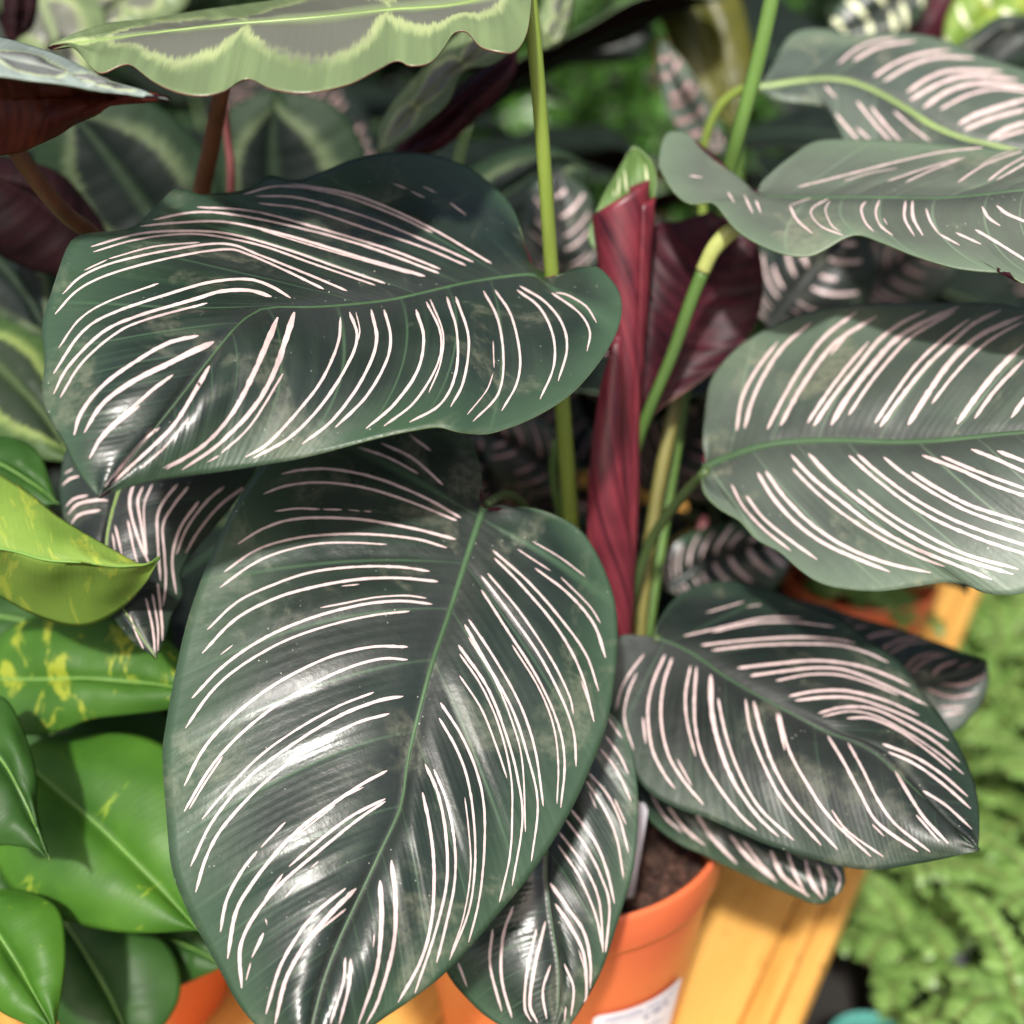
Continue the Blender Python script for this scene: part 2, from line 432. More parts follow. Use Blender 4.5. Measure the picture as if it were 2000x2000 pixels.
def leaf_from_grid(parent, G, u, nv, mats, stripes, pleat, npl, under, midrib, rib_px, thick, stripe_mat, auto, name, label,
                   rng, edge_mat, jitter, base, rib_r=None, face=None, local=False):
    nu = len(u) - 1; K = 2 * nv + 1
    du = np.gradient(G, axis=0); dv = np.gradient(G, axis=1)
    N = np.cross(du, dv); N /= np.linalg.norm(N, axis=2)[..., None] + 1e-12
    c = G[nu // 2, nv]
    want = (CAM - c) if face is None else face
    mean = N[nu // 6: -nu // 6].mean(axis=(0, 1))
    flip = np.dot(mean, want) < 0
    if under: flip = not flip
    if flip: N = -N
    vv = np.abs(np.linspace(-1, 1, K))
    ph = rng.uniform(0, 6, 2)
    side = np.where(np.arange(K) < nv, 0, 1)
    prof = np.clip(vv * 5, 0, 1) * (1 - vv ** 3)
    xx = 2 * np.pi * npl * u[:, None] * (1 + 0.10 * np.sin(u[:, None] * 9)) + ph[side[None, :]]
    fr = (xx / (2 * np.pi)) % 1.0
    amp = 0.75 + 0.5 * np.sin(np.floor(xx / (2 * np.pi)) * 2.4 + ph[0])
    wv = amp * (np.where(fr < 0.72, fr / 0.72, (1 - fr) / 0.28) * 2 - 1) * 0.9 + 0.5 * np.sin(0.37 * xx + 1.0)
    env = (np.sin(np.pi * u) ** 0.5)[:, None] * prof[None, :]
    rib = -np.exp(-(vv / 0.07) ** 2)[None, :] * 0.0011 * np.sin(np.pi * np.clip(u * 0.97 + 0.02, 0, 1))[:, None]
    lo = np.zeros((nu + 1, K))
    if jitter:
        for k in range(5):
            a, bq, f1, f2 = rng.uniform(0, 6), rng.uniform(0, 6), rng.uniform(2, 7), rng.uniform(1, 4)
            lo += np.sin(f1 * u[:, None] * 3 + a) * np.sin(f2 * np.linspace(-1, 1, K)[None, :] * 2 + bq)
        lo *= jitter * 0.5
    D = pleat * wv * env + rib + lo
    G = G + N * D[..., None]
    V = (G - base).reshape(-1, 3)
    F = []
    for i in range(nu):
        for k in range(K - 1):
            a, b_, c_, d_ = i * K + k, i * K + k + 1, (i + 1) * K + k + 1, (i + 1) * K + k
            F.append((a, d_, c_, b_) if flip else (a, b_, c_, d_))
    # make winding agree with N
    f0 = F[(nu // 2) * (K - 1) + nv]
    a, b_, c_ = V[f0[0]], V[f0[1]], V[f0[2]]
    nn = np.cross(b_ - a, c_ - a)
    if np.dot(nn, N[nu // 2, nv]) < 0: F = [tuple(reversed(f)) for f in F]
    me = make_mesh(name, V, F)
    uvl = me.uv_layers.new(name='UVMap')
    idx = np.empty(len(me.loops), dtype=np.int32); me.loops.foreach_get('vertex_index', idx)
    # the u coordinate of the texture follows the vein rows
    UVv = np.stack([np.repeat(u, K), np.tile(np.linspace(0, 1, K), nu + 1)], 1)
    uvl.data.foreach_set('uv', UVv[idx].astype(np.float32).ravel())
    uv2 = me.uv_layers.new(name='Vein')
    VN = np.stack([(xx / (2 * np.pi) + 40.0 * (side[None, :] + 1)).reshape(-1), np.tile(np.linspace(0, 1, K), nu + 1)], 1)
    vl = VN[idx]
    ks = (idx % K)                                  # the midrib column belongs to both sides: give each face its own side
    fs = np.repeat(np.arange(len(me.polygons)), 4)[:len(idx)]
    cen = np.zeros(len(me.polygons)); np.add.at(cen, fs, ks); cen /= 4.0
    left = cen[fs] < nv
    xl = xx[:, 0] / (2 * np.pi) + 40.0; row = idx // K
    vl[:, 0] = np.where(left & (ks == nv), xl[row], vl[:, 0])
    uv2.data.foreach_set('uv', vl.astype(np.float32).ravel())
    me.uv_layers.active = me.uv_layers['UVMap']
    o = link(name, me, parent, mats)
    if label: o['label'] = label
    md = o.modifiers.new('thickness', 'SOLIDIFY'); md.thickness = thick; md.offset = -1.0
    md.material_offset = 1 if len(mats) > 1 else 0; md.material_offset_rim = 2 if len(mats) > 2 else md.material_offset
    md.use_rim = True
    # midrib
    if midrib:
        mp = G[:, nv][:: max(1, nu // 40)]
        tt = np.linspace(0, 1, len(mp))
        dep = np.linalg.norm(mp - CAM, axis=1).mean()
        if rib_r is None: r0, r1 = rib_px[0] * 0.5 * dep / FPX, rib_px[1] * 0.5 * dep / FPX
        else: r0, r1 = rib_r
        rr = r0 * (1 - tt) ** 0.8 + r1 * tt; rr[-1] = r1 * 0.4
        nn = N[:, nv][:: max(1, nu // 40)]
        pts = mp - base - nn * (rr * 0.35)[:, None]
        link('midrib', tube_mesh('midrib', pts, rr, 8), o, [M[midrib]])
    # stripes traced on the surface
    sv, sf = [], []
    if stripes:
        bvh = BVHTree.FromPolygons([tuple(x) for x in V], F)
        orig = Vector(CAM - base)
        for pts, w in stripes:
            w0, w1 = (w, w) if not isinstance(w, tuple) else w
            cur = catmull(pts, 0)
            ln = np.linalg.norm(np.diff(cur, axis=0), axis=1).sum()
            n = max(4, int(ln / 9))
            cur = resample(cur, np.linspace(0, 1, n + 1))
            tg = np.gradient(cur, axis=0); tg /= np.linalg.norm(tg, axis=1)[:, None] + 1e-9
            nm = np.stack([-tg[:, 1], tg[:, 0]], 1)
            t = np.linspace(0, 1, n + 1)
            ww = (w0 * (1 - t) + w1 * t) * 0.5 * STRIPE_W
            endtap = np.clip(np.minimum(t * ln / (w0 * 1.0 + 1), (1 - t) * ln / (w1 * 2.4 + 1)), 0.12, 1) ** 0.6
            ww = ww * endtap * (1 + 0.08 * rng.standard_normal(n + 1))
            prev = None
            for i in range(n + 1):
                trio = []
                for sgn in (-1, 0, 1):
                    off = ww[i] * (1 + 0.06 * rng.standard_normal() * abs(sgn))
                    q = cur[i] + nm[i] * sgn * off
                    h, hn, fi, dist = bvh.ray_cast(orig, Vector(ray(q[0], q[1])))
                    if h is None: trio = None; break
                    view = orig - h
                    if hn.dot(view) < 0: hn = -hn
                    trio.append(h + hn * 0.00013)
                if trio is None: prev = None; continue
                bi = len(sv); sv += [tuple(x) for x in trio]
                if prev is not None and (Vector(sv[prev + 1]) - Vector(sv[bi + 1])).length < 0.012:
                    sf += [(prev, prev + 1, bi + 1, bi), (prev + 1, prev + 2, bi + 2, bi + 1)]
                prev = bi
    if auto:
        n, wid, v0, v1 = auto
        for s in (-1, 1):
            for j in range(n):
                for kk, off in enumerate((-0.22, 0.22)):
                    uc = 0.06 + 0.88 * (j + 0.5 + off + rng.uniform(-0.08, 0.08)) / n
                    a = v0 + rng.uniform(0, 0.08); z = v1 - rng.uniform(0, 0.18) * (1 + kk)
                    tv = np.linspace(a, z, 13); prev = None
                    for q, v in enumerate(tv):
                        wloc = wid * (0.35 + 0.65 * math.sin(math.pi * (0.08 + 0.84 * q / 12)) ** 0.5) * rng.uniform(0.85, 1.15)
                        trio = []
                        for sg in (-1, 0, 1):
                            uu = np.clip((uc + sg * wloc), 0, 0.999) * nu; kf = np.clip(nv + s * v * nv, 0, K - 1.001)
                            i0, k0 = int(uu), int(kf); fu, fk = uu - i0, kf - k0
                            pt = (G[i0, k0] * (1 - fu) * (1 - fk) + G[i0 + 1, k0] * fu * (1 - fk) + G[i0, k0 + 1] * (1 - fu) * fk + G[i0 + 1, k0 + 1] * fu * fk)
                            trio.append(pt + N[i0, k0] * 0.00025 - base)
                        bi = len(sv); sv += [tuple(x) for x in trio]
                        if prev is not None: sf += [(prev, prev + 1, bi + 1, bi), (prev + 1, prev + 2, bi + 2, bi + 1)]
                        prev = bi
    if sf:
        sm = make_mesh('stripes', sv, sf)
        link('stripes', sm, o, [M[stripe_mat]])
    return o

def crop(ox, oy, k, items):
    return [([(ox + x * k, oy + y * k) for x, y in pts], w) for pts, w in items]

def stem(parent, pts, rad_px, mat, name='stem', sides=10, taper=None):
    """pts (px, py, depth); radius in photograph pixels at each point's depth"""
    c = catmull(pts, 0); n = max(12, len(pts) * 6)
    c = resample(c, np.linspace(0, 1, n))
    W = np.array([P(*p) for p in c])
    rp = np.interp(np.linspace(0, 1, n), np.linspace(0, 1, len(rad_px)), rad_px) if hasattr(rad_px, '__len__') else np.full(n, rad_px)
    rr = rp * c[:, 2] / FPX
    rr = rr * (1 + 0.05 * np.sin(np.linspace(0, 9, n) + len(pts)))
    return link(name, tube_mesh(name, W - base_of(parent), rr, sides), parent, [mat])


# ------------------------------------------------------------------ the setting: ground, bench, pots
def mat_ground():
    m, nt, out = new_mat('dark packed ground'); b = NB(nt)
    tc = b.n('ShaderNodeTexCoord').outputs['Object']
    n = b.noise(tc, 12.0, 8, 0.7)
    col = b.mix(b.ramp(n, [(0.3, 0.0), (0.7, 1.0)]), (0.018, 0.016, 0.014), (0.05, 0.045, 0.038))
    bp = b.n('ShaderNodeBump', i_Strength=0.6, i_Distance=0.01); b.l(n, bp.inputs['Height'])
    finish_leaf(b, out, col, 0.9, bp.outputs[0])
    return m

def mat_wood():
    m, nt, out = new_mat('varnished yellow wood'); b = NB(nt)
    tc = b.n('ShaderNodeTexCoord').outputs['Object']
    oi = b.n('ShaderNodeObjectInfo')
    mp = b.n('ShaderNodeMapping'); mp.inputs['Scale'].default_value = (3.0, 55.0, 55.0); b.l(tc, mp.inputs[0])
    off = b.n('ShaderNodeVectorMath', operation='ADD'); b.l(mp.outputs[0], off.inputs[0])
    cb = b.n('ShaderNodeCombineXYZ'); b.l(b.math('MULTIPLY', oi.outputs['Random'], 40.0), cb.inputs[0]); b.l(cb.outputs[0], off.inputs[1])
    g = b.noise(off.outputs[0], 1.6, 6, 0.6, 0.8)
    col = b.mix(b.ramp(g, [(0.3, 0.0), (0.65, 1.0)]), (0.66, 0.31, 0.060), (0.82, 0.46, 0.120))
    vo = b.n('ShaderNodeTexVoronoi'); vo.inputs['Scale'].default_value = 34.0; b.l(tc, vo.inputs['Vector'])
    knot = b.ramp(vo.outputs['Distance'], [(0.05, 1.0), (0.12, 0.0)])
    col = b.mix(b.math('MULTIPLY', knot, 0.75), col, (0.16, 0.062, 0.012))
    st = b.noise(tc, 46.0, 5, 0.7)
    col = b.mix(b.ramp(st, [(0.56, 0.0), (0.74, 0.45)]), col, (0.36, 0.12, 0.02))
    bp = b.n('ShaderNodeBump', i_Strength=0.25, i_Distance=0.0015); b.l(g, bp.inputs['Height'])
    finish_leaf(b, out, col, b.ramp(g, [(0.3, 0.48), (0.7, 0.34)]), bp.outputs[0], coat=0.0)
    return m
M['wood'] = mat_wood()
M['black'] = mat_plain('black plastic', (0.022, 0.021, 0.026), 0.42, 0.5, 0.15, 30.0)
M['grey_rod'] = mat_plain('grey metal rod', (0.10, 0.09, 0.12), 0.4, 0.5, 0.15, 30.0)
M['teal'] = mat_plain('turquoise plastic', (0.10, 0.36, 0.31), 0.4, 0.5, 0.08, 20.0)
M['white'] = mat_plain('white paper', (0.86, 0.86, 0.90), 0.55, 0.4, 0.03, 30.0)
M['tagwhite'] = mat_plain('white plastic tag', (0.70, 0.68, 0.74), 0.4, 0.5, 0.05, 30.0)
M['ink'] = mat_plain('blue grey print', (0.10, 0.15, 0.28), 0.6, 0.3, 0.3, 900.0)

GROUND_Z = -0.19
me = make_mesh('ground', [(-40, -40, GROUND_Z), (40, -40, GROUND_Z), (40, 60, GROUND_Z), (-40, 60, GROUND_Z)], [(0, 1, 2, 3)], False)
g = link('ground', me, None, [mat_ground()]); g['kind'] = 'structure'

def box_mesh(name, sx, sy, sz, bev=0.002, seg=3):
    bm = bmesh.new(); bmesh.ops.create_cube(bm, size=1.0)
    bmesh.ops.scale(bm, vec=(sx, sy, sz), verts=bm.verts)
    if bev: bmesh.ops.bevel(bm, geom=bm.edges[:], offset=bev, segments=seg, affect='EDGES', profile=0.6)
    me = bpy.data.meshes.new(name); bm.to_mesh(me); bm.free()
    me.polygons.foreach_set('use_smooth', [True] * len(me.polygons))
    me.set_sharp_from_angle(angle=R(40)) if hasattr(me, 'set_sharp_from_angle') else None
    return me

# bench: slats run along BD; the right-hand edge passes through (0.121, 0.015)
BD = np.array([0.463, 0.886, 0.0]); BN = np.array([-0.886, 0.463, 0.0]); BO = np.array([0.121, 0.015, 0.0])
bench = empty('slatted_bench', BO + BD * 0.2 + BN * 0.2 + np.array([0, 0, GROUND_Z]), 'yellow-orange varnished wooden slatted bench under the orange pot', 'bench')
bang = math.atan2(BD[1], BD[0])
bench.rotation_euler = (0, 0, bang)
def bench_box(name, along, across, sx, sy, sz, zc, bev=0.0025):
    """along / across measured from the bench right edge at BO"""
    o = link(name, box_mesh(name, sx, sy, sz, bev), bench, [M['wood']])
    o.location = (along - 0.2, across - 0.2, zc - GROUND_Z)
    return o
BL = 1.02
across = 0.0
widths = [0.0125, 0.0135] + [0.066] * 6
for i, w in enumerate(widths):
    gap = 0.0003 if i == 0 else 0.0009
    top = 0.0006 if i == 1 else (0.0014 if i == 0 else 0.0)
    bench_box('slat', 0.33, across + w / 2, BL, w, 0.018, top - 0.009, 0.0035 if i == 0 else 0.0018)
    across += w + gap
for a in (-0.12, 0.78):
    bench_box('cross_rail', a, across / 2, 0.04, across - 0.03, 0.03, -0.0345, 0.002)
for a in (-0.12, 0.78):
    for c in (0.03, across - 0.03):
        bench_box('leg', a, c, 0.036, 0.036, -0.0505 - GROUND_Z, (-0.0505 + GROUND_Z) / 2, 0.002)

def lathe_mesh(name, prof, n=64):
    V = []; F = []; m = len(prof)
    for k in range(n):
        a = 2 * math.pi * k / n
        for r, z in prof: V.append((r * math.cos(a), r * math.sin(a), z))
    for k in range(n):
        k2 = (k + 1) % n
        for j in range(m - 1):
            F.append((k * m + j, k2 * m + j, k2 * m + j + 1, k * m + j + 1))
    me = make_mesh(name, V, F)
    bm = bmesh.new(); bm.from_mesh(me); bmesh.ops.remove_doubles(bm, verts=bm.verts, dist=1e-6)
    bmesh.ops.recalc_face_normals(bm, faces=bm.faces); bm.to_mesh(me); bm.free()
    return me

def make_pot(loc, r, h, label, cat='plant pot', group=None, mat='pot', name='flower_pot'):
    t = empty(name, loc, label, cat, group)
    rb = r * 0.74
    wall = [(0.0, 0.0), (rb - 0.003, 0.0), (rb, 0.003), (r * 0.955, h - 0.020), (r * 0.962, h - 0.017)]
    inner = [(r * 0.925, h - 0.012), (rb * 0.93, 0.006), (0.0, 0.006)]
    link('wall', lathe_mesh('wall', wall + [(r * 0.962, h - 0.0165), (r * 0.935, h - 0.0125)] + inner), t, [M[mat]])
    rim = [(r * 0.940, h - 0.0205), (r * 0.985, h - 0.0205), (r * 0.995, h - 0.0185), (r, h - 0.003), (r * 0.994, h - 0.0006),
           (r * 0.982, h), (r * 0.965, h - 0.0005), (r * 0.955, h - 0.003), (r * 0.935, h - 0.018), (r * 0.940, h - 0.0205)]
    link('rim', lathe_mesh('rim', rim), t, [M[mat]])
    return t

POT = np.array([0.0, 0.010, 0.0028]); POT_R, POT_H = 0.0735, 0.140
pot = make_pot(POT, POT_R, POT_H, 'glossy orange plastic pot holding the pink-striped plant, with white sticker')

# sticker on the pot wall, found where the photograph's lines of sight meet the wall
def wall_hit(px, py):
    v = ray(px, py); t = 0.3
    rb = POT_R * 0.74; rt = POT_R * 0.955; hh = POT_H - 0.020
    for _ in range(4000):
        p = CAM + v * t; z = p[2] - POT[2]
        rr = rb + (rt - rb) * np.clip(z / hh, -0.5, 1.2)
        if math.hypot(p[0] - POT[0], p[1] - POT[1]) < rr: break
        t += 0.0002
    return math.atan2(p[1] - POT[1], p[0] - POT[0]), z
def wall_pt(a, z, off):
    rb = POT_R * 0.74; rt = POT_R * 0.955; hh = POT_H - 0.020
    r = rb + (rt - rb) * z / hh + off
    return (r * math.cos(a), r * math.sin(a), z)
a0, z0 = wall_hit(1158, 1982); a1, z1 = wall_hit(1331, 1903)
if a1 < a0: a1 += 2 * math.pi
LH = 0.040
def patch(name, s0, s1, t0, t1, off, mat, parent, n=18, corner=0.0):
    """s along the sticker's top edge, t down the sticker (0..1)"""
    V = []; F = []
    rows = 6
    for j in range(rows + 1):
        for i in range(n + 1):
            s = s0 + (s1 - s0) * i / n; t = t0 + (t1 - t0) * j / rows
            a = a0 + (a1 - a0) * s; z = z0 + (z1 - z0) * s - LH * t
            if corner:
                e = min(s - s0, s1 - s) / corner
                if e < 1 and t < 0.12: z -= LH * 0.05 * (1 - e) ** 2 * (1 - t / 0.12)
            V.append(wall_pt(a, z, off))
    for j in range(rows):
        for i in range(n):
            q = j * (n + 1) + i; F.append((q, q + n + 1, q + n + 2, q + 1))
    return link(name, make_mesh(name, V, F), parent, [M[mat]])
lab = patch('sticker', 0, 1, 0, 1, 0.0006, 'white', pot, 28, 0.06)
lab['label'] = 'white paper sticker with rows of fine print'
rr = random.Random(4)
rows_t = [(0.065, 0.034, 0.10, 0.46), (0.068, 0.020, 0.50, 0.66), (0.072, 0.016, 0.68, 0.90), (0.13, 0.014, 0.08, 0.86), (0.18, 0.014, 0.12, 0.8), (0.23, 0.060, 0.50, 0.56), (0.22, 0.060, 0.60, 0.70), (0.22, 0.05, 0.74, 0.8),
          (0.42, 0.02, 0.1, 0.7), (0.50, 0.02, 0.1, 0.8), (0.60, 0.02, 0.1, 0.6)]
pv = []
bmp = bmesh.new()
for (t, h, s0, s1) in rows_t:
    s = s0
    while s < s1:
        w = min(rr.uniform(0.008, 0.030), s1 - s)
        V = [bmp.verts.new(wall_pt(a0 + (a1 - a0) * x, z0 + (z1 - z0) * x - LH * y, 0.0011)) for x, y in ((s, t), (s, t + h), (s + w, t + h), (s + w, t))]
        bmp.faces.new(V); s += w + rr.uniform(0.004, 0.012)
me = bpy.data.meshes.new('print'); bmp.to_mesh(me); bmp.free()
link('print', me, lab, [M['ink']])

# potting soil: a rough disc and loose crumbs
def soil(center, r, seed, name='potting_soil'):
    rs = np.random.default_rng(seed)
    bm = bmesh.new()
    rings, seg = 14, 48
    grid = []
    for i in range(rings + 1):
        rad = r * i / rings
        row = []
        for k in range(seg):
            a = 2 * math.pi * k / seg
            z = 0.004 * math.sin(rad * 190 + k) * rs.uniform(0, 1) + 0.0018 * rs.standard_normal()
            row.append(bm.verts.new((rad * math.cos(a), rad * math.sin(a), z if i < rings else -0.002)))
        grid.append(row)
    for i in range(rings):
        for k in range(seg):
            bm.faces.new((grid[i][k], grid[i][(k + 1) % seg], grid[i + 1][(k + 1) % seg], grid[i + 1][k]))
    for _ in range(900):
        a = rs.uniform(0, 6.283); rad = r * math.sqrt(rs.uniform(0, 1)) * 0.97
        s = rs.uniform(0.0013, 0.0056)
        mt = Matrix.Translation((rad * math.cos(a), rad * math.sin(a), rs.uniform(-0.001, 0.008))) @ Matrix.Rotation(rs.uniform(0, 6), 4, Vector(rs.standard_normal(3))) @ Matrix.Diagonal((s * rs.uniform(0.6, 1.8), s, s * rs.uniform(0.5, 1), 1))
        bmesh.ops.create_icosphere(bm, subdivisions=1, radius=1.0, matrix=mt)
    me = bpy.data.meshes.new(name); bm.to_mesh(me); bm.free()
    o = link(name, me, None, [M['soil']]); o.location = tuple(center); o['kind'] = 'stuff'
    return o
def mat_soil():
    m, nt, out = new_mat('potting soil'); b = NB(nt)
    tc = b.n('ShaderNodeTexCoord').outputs['Object']
    n = b.noise(tc, 130.0, 5, 0.7)
    col = b.mix(b.ramp(n, [(0.36, 0.0), (0.66, 1.0)]), (0.012, 0.006, 0.004), (0.125, 0.058, 0.038))
    bp = b.n('ShaderNodeBump', i_Strength=0.8, i_Distance=0.002); b.l(b.noise(tc, 500.0, 4), bp.inputs['Height'])
    finish_leaf(b, out, col, 0.85, bp.outputs[0]); return m
M['soil'] = mat_soil()
s = soil(POT + np.array([0, 0, POT_H - 0.031]), POT_R * 0.895, 3)
tag(s, 'brown crumbly potting soil in the labelled orange pot', 'soil')

# white plastic plant tag pushed into the soil beside the front leaf
tg = P(1254, 1660, 0.535)
bm = bmesh.new()
outline = [(-0.0075, 0), (0.0075, 0), (0.0075, 0.052), (0.006, 0.0555), (0.003, 0.057), (-0.003, 0.057), (-0.006, 0.0555), (-0.0075, 0.052)]
fr = [bm.verts.new((x, 0, z)) for x, z in outline]; f = bm.faces.new(fr)
ex = bmesh.ops.extrude_face_region(bm, geom=[f]); bmesh.ops.translate(bm, vec=(0, 0.0008, 0), verts=[v for v in ex['geom'] if isinstance(v, bmesh.types.BMVert)])
bmesh.ops.recalc_face_normals(bm, faces=bm.faces)
me = bpy.data.meshes.new('plant_tag'); bm.to_mesh(me); bm.free()
o = link('plant_tag', me, None, [M['tagwhite']])
ptop = P(1228, 1550, 0.548); o.location = (float(ptop[0]) - 0.003, float(ptop[1]), float(ptop[2]) - 0.057)
o.rotation_euler = (R(6), R(3), R(8))
tag(o, 'white plastic tag standing in the soil behind the front leaves', 'plant tag')

# ------------------------------------------------------------------ the pink-striped plant in the orange pot
plant = empty('striped_calathea', POT + np.array([0, 0, POT_H - 0.026]), 'large potted plant with dark green leaves pinstriped in pink', 'potted plant')
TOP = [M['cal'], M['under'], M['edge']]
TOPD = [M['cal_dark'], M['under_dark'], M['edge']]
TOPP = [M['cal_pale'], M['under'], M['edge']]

# stems first
stem(plant, [(1028, -60, .468), (1045, 100, .478), (1063, 320, .495), (1078, 540, .520), (1095, 750, .545), (1113, 1000, .572), (1128, 1250, .590), (1128, 1520, .612)], (15, 15, 15.5, 16, 16, 15), M['stem_lime'])
stem(plant, [(1520, -60, .530), (1480, 120, .545), (1440, 270, .562), (1405, 420, .590), (1380, 560, .612), (1355, 660, .622), (1300, 1000, .63), (1225, 1500, .630)], (15, 15, 12, 11, 10), M['stem_green'])
stem(plant, [(1350, 670, .606), (1332, 730, .606), (1306, 850, .608), (1278, 1000, .611), (1252, 1200, .616), (1230, 1500, .626)], (11, 13, 13, 14, 14), M['stem_olive'])
stem(plant, [(1475, 425, .535), (1432, 448, .538), (1395, 485, .541), (1372, 530, .545)], (14, 17, 17, 15), M['pulvinus'], 'pulvinus')
stem(plant, [(1376, 522, .5445), (1345, 600, .551), (1310, 700, .558), (1268, 800, .566), (1238, 890, .578), (1224, 1000, .592), (1214, 1180, .604), (1200, 1500, .618)], (13, 12, 12, 12, 11), M['stem_mid'])
stem(plant, [(1480, 167, .632), (1440, 178, .638), (1402, 212, .645), (1378, 270, .652), (1370, 340, .660), (1372, 480, .668), (1350, 700, .66), (1290, 1000, .64), (1215, 1500, .62)], (8, 9, 10, 10, 9), M['stem_lime'])
stem(plant, [(1380, 920, .536), (1345, 955, .553), (1300, 1010, .572), (1265, 1070, .588), (1238, 1160, .600), (1215, 1300, .606), (1190, 1520, .618)], (10, 10, 10, 12, 15), M['stem_dark'])
stem(plant, [(1275, 1010, .628), (1262, 1100, .626), (1250, 1200, .624), (1238, 1300, .622), (1220, 1520, .624)], (12, 14, 17, 17), M['stem_tan'])
stem(plant, [(1085, 860, .59), (1080, 930, .595), (1095, 1010, .60), (1110, 1120, .61), (1120, 1500, .622)], 8, M['stem_green'])
stem(plant, [(952, 985, .503), (985, 965, .520), (1020, 985, .545), (1060, 1080, .575), (1095, 1300, .60), (1110, 1520, .615)], (9, 8, 8, 9), M['stem_dark'])
stem(plant, [(1050, 552, .505), (1075, 580, .520), (1090, 660, .540), (1110, 900, .57), (1130, 1300, .60), (1140, 1520, .615)], (8, 8, 9, 10), M['stem_dark'])
stem(plant, [(1285, 1247, .557), (1262, 1262, .575), (1240, 1330, .592), (1215, 1520, .614)], (9, 9, 10), M['stem_dark'])
stem(plant, [(1375, 1010, .74), (1362, 1080, .735), (1335, 1250, .70), (1260, 1500, .64)], 9, M['stem_pink'])

A_TR = crop(60, 280, .5, [
 ([(1800,470),(1540,320),(1270,205),(1010,158)],6), ([(1570,350),(1420,280),(1200,200),(980,168),(830,200)],5),
 ([(1730,465),(1560,390),(1300,285),(1050,215),(880,207)],6), ([(1700,478),(1540,410),(1300,330),(1080,260),(890,235)],6),
 ([(1600,492),(1400,415),(1100,325),(860,265),(650,250)],7), ([(1595,508),(1300,400),(1000,320),(760,275),(620,272),(480,300)],7),
 ([(1540,520),(1300,450),(1000,360),(760,308),(560,312),(430,325)],(10,6)), ([(1480,510),(1200,430),(900,340)],4),
 ([(1385,548),(1200,485),(1000,415),(780,355),(600,343),(420,355),(235,405)],7), ([(1345,555),(1100,470),(900,400),(700,360),(560,357),(400,380),(245,425)],6),
 ([(210,497),(300,455)],5), ([(660,388),(480,405),(305,452)],5),
 ([(1235,577),(1100,520),(900,440),(760,393),(560,415),(330,465),(200,520),(125,590)],7),
 ([(1145,570),(1000,500),(850,435),(760,415),(560,445),(330,505),(190,570),(95,668)],7),
 ([(500,548),(300,620),(190,690),(110,800)],6),
 ([(1015,605),(940,560),(850,532),(720,540),(600,570),(330,660),(200,740),(90,900)],(9,8)),
 ([(940,600),(850,575),(740,580),(640,610),(420,675),(280,740),(150,870),(90,980)],(12,8)),
 ([(690,625),(450,690),(330,745),(200,860),(115,995)],7),
 ([(655,752),(540,780),(430,840),(290,940),(200,1050),(170,1140)],11), ([(715,775),(640,810),(540,860),(400,930),(280,1020),(210,1130)],(20,11)),
 ([(555,905),(480,960),(400,1030),(290,1130),(230,1230)],10), ([(425,1025),(310,1120),(250,1190)],7),
 ([(505,1110),(440,1160),(380,1230),(290,1340)],10), ([(700,870),(630,990),(560,1100),(460,1200),(300,1345)],(13,8)),
 ([(620,1070),(530,1180),(430,1270)],5), ([(620,1215),(515,1270)],5),
 ([(965,680),(870,900),(790,1050),(680,1175),(530,1272)],(19,9)), ([(1030,660),(960,870),(880,1020),(740,1170),(590,1275)],(19,9)),
 ([(985,900),(860,1100),(745,1210)],7), ([(735,1220),(690,1245)],5),
 ([(1210,680),(1200,780),(1140,920),(1050,1040),(930,1170),(840,1225)],9), ([(1245,660),(1275,760),(1230,880),(1130,1030),(1010,1150),(870,1230)],9),
 ([(1270,660),(1285,740),(1260,810)],4), ([(1330,650),(1350,780),(1290,930),(1180,1080),(1060,1175)],(11,8)),
 ([(1380,650),(1405,750),(1390,850),(1310,990),(1190,1110)],9), ([(1505,650),(1535,760),(1510,890),(1420,1020),(1310,1115)],9),
 ([(1545,620),(1600,740),(1590,860),(1500,1010),(1380,1105)],7), ([(1560,610),(1610,740),(1600,860),(1555,975)],5),
 ([(1625,600),(1665,740),(1660,900),(1600,1020),(1480,1090)],8), ([(1660,600),(1710,760),(1690,930),(1640,1030)],8)])
A_TR += crop(500, 280, 724 / 1932, [
 ([(1185,770),(1260,920),(1290,1130),(1260,1310),(1130,1450)],7), ([(1245,765),(1330,900),(1375,1100),(1360,1250),(1280,1395)],7),
 ([(1235,1200),(1200,1290),(1100,1415)],4), ([(1235,1030),(1240,1170)],4),
 ([(1360,765),(1480,860),(1550,1010),(1550,1170),(1480,1335)],7), ([(1375,745),(1510,830),(1600,950),(1620,1080),(1575,1240)],7),
 ([(1540,780),(1680,880),(1740,980),(1725,1085)],6), ([(1560,780),(1620,790),(1720,850),(1775,935)],5),
 ([(1010,310),(1095,375)],5), ([(715,210),(790,240)],3), ([(805,250),(880,285)],3), ([(190,285),(290,300)],2.5), ([(330,320),(400,335)],2.5), ([(430,345),(540,370)],2.5), ([(870,225),(940,260)],3)])
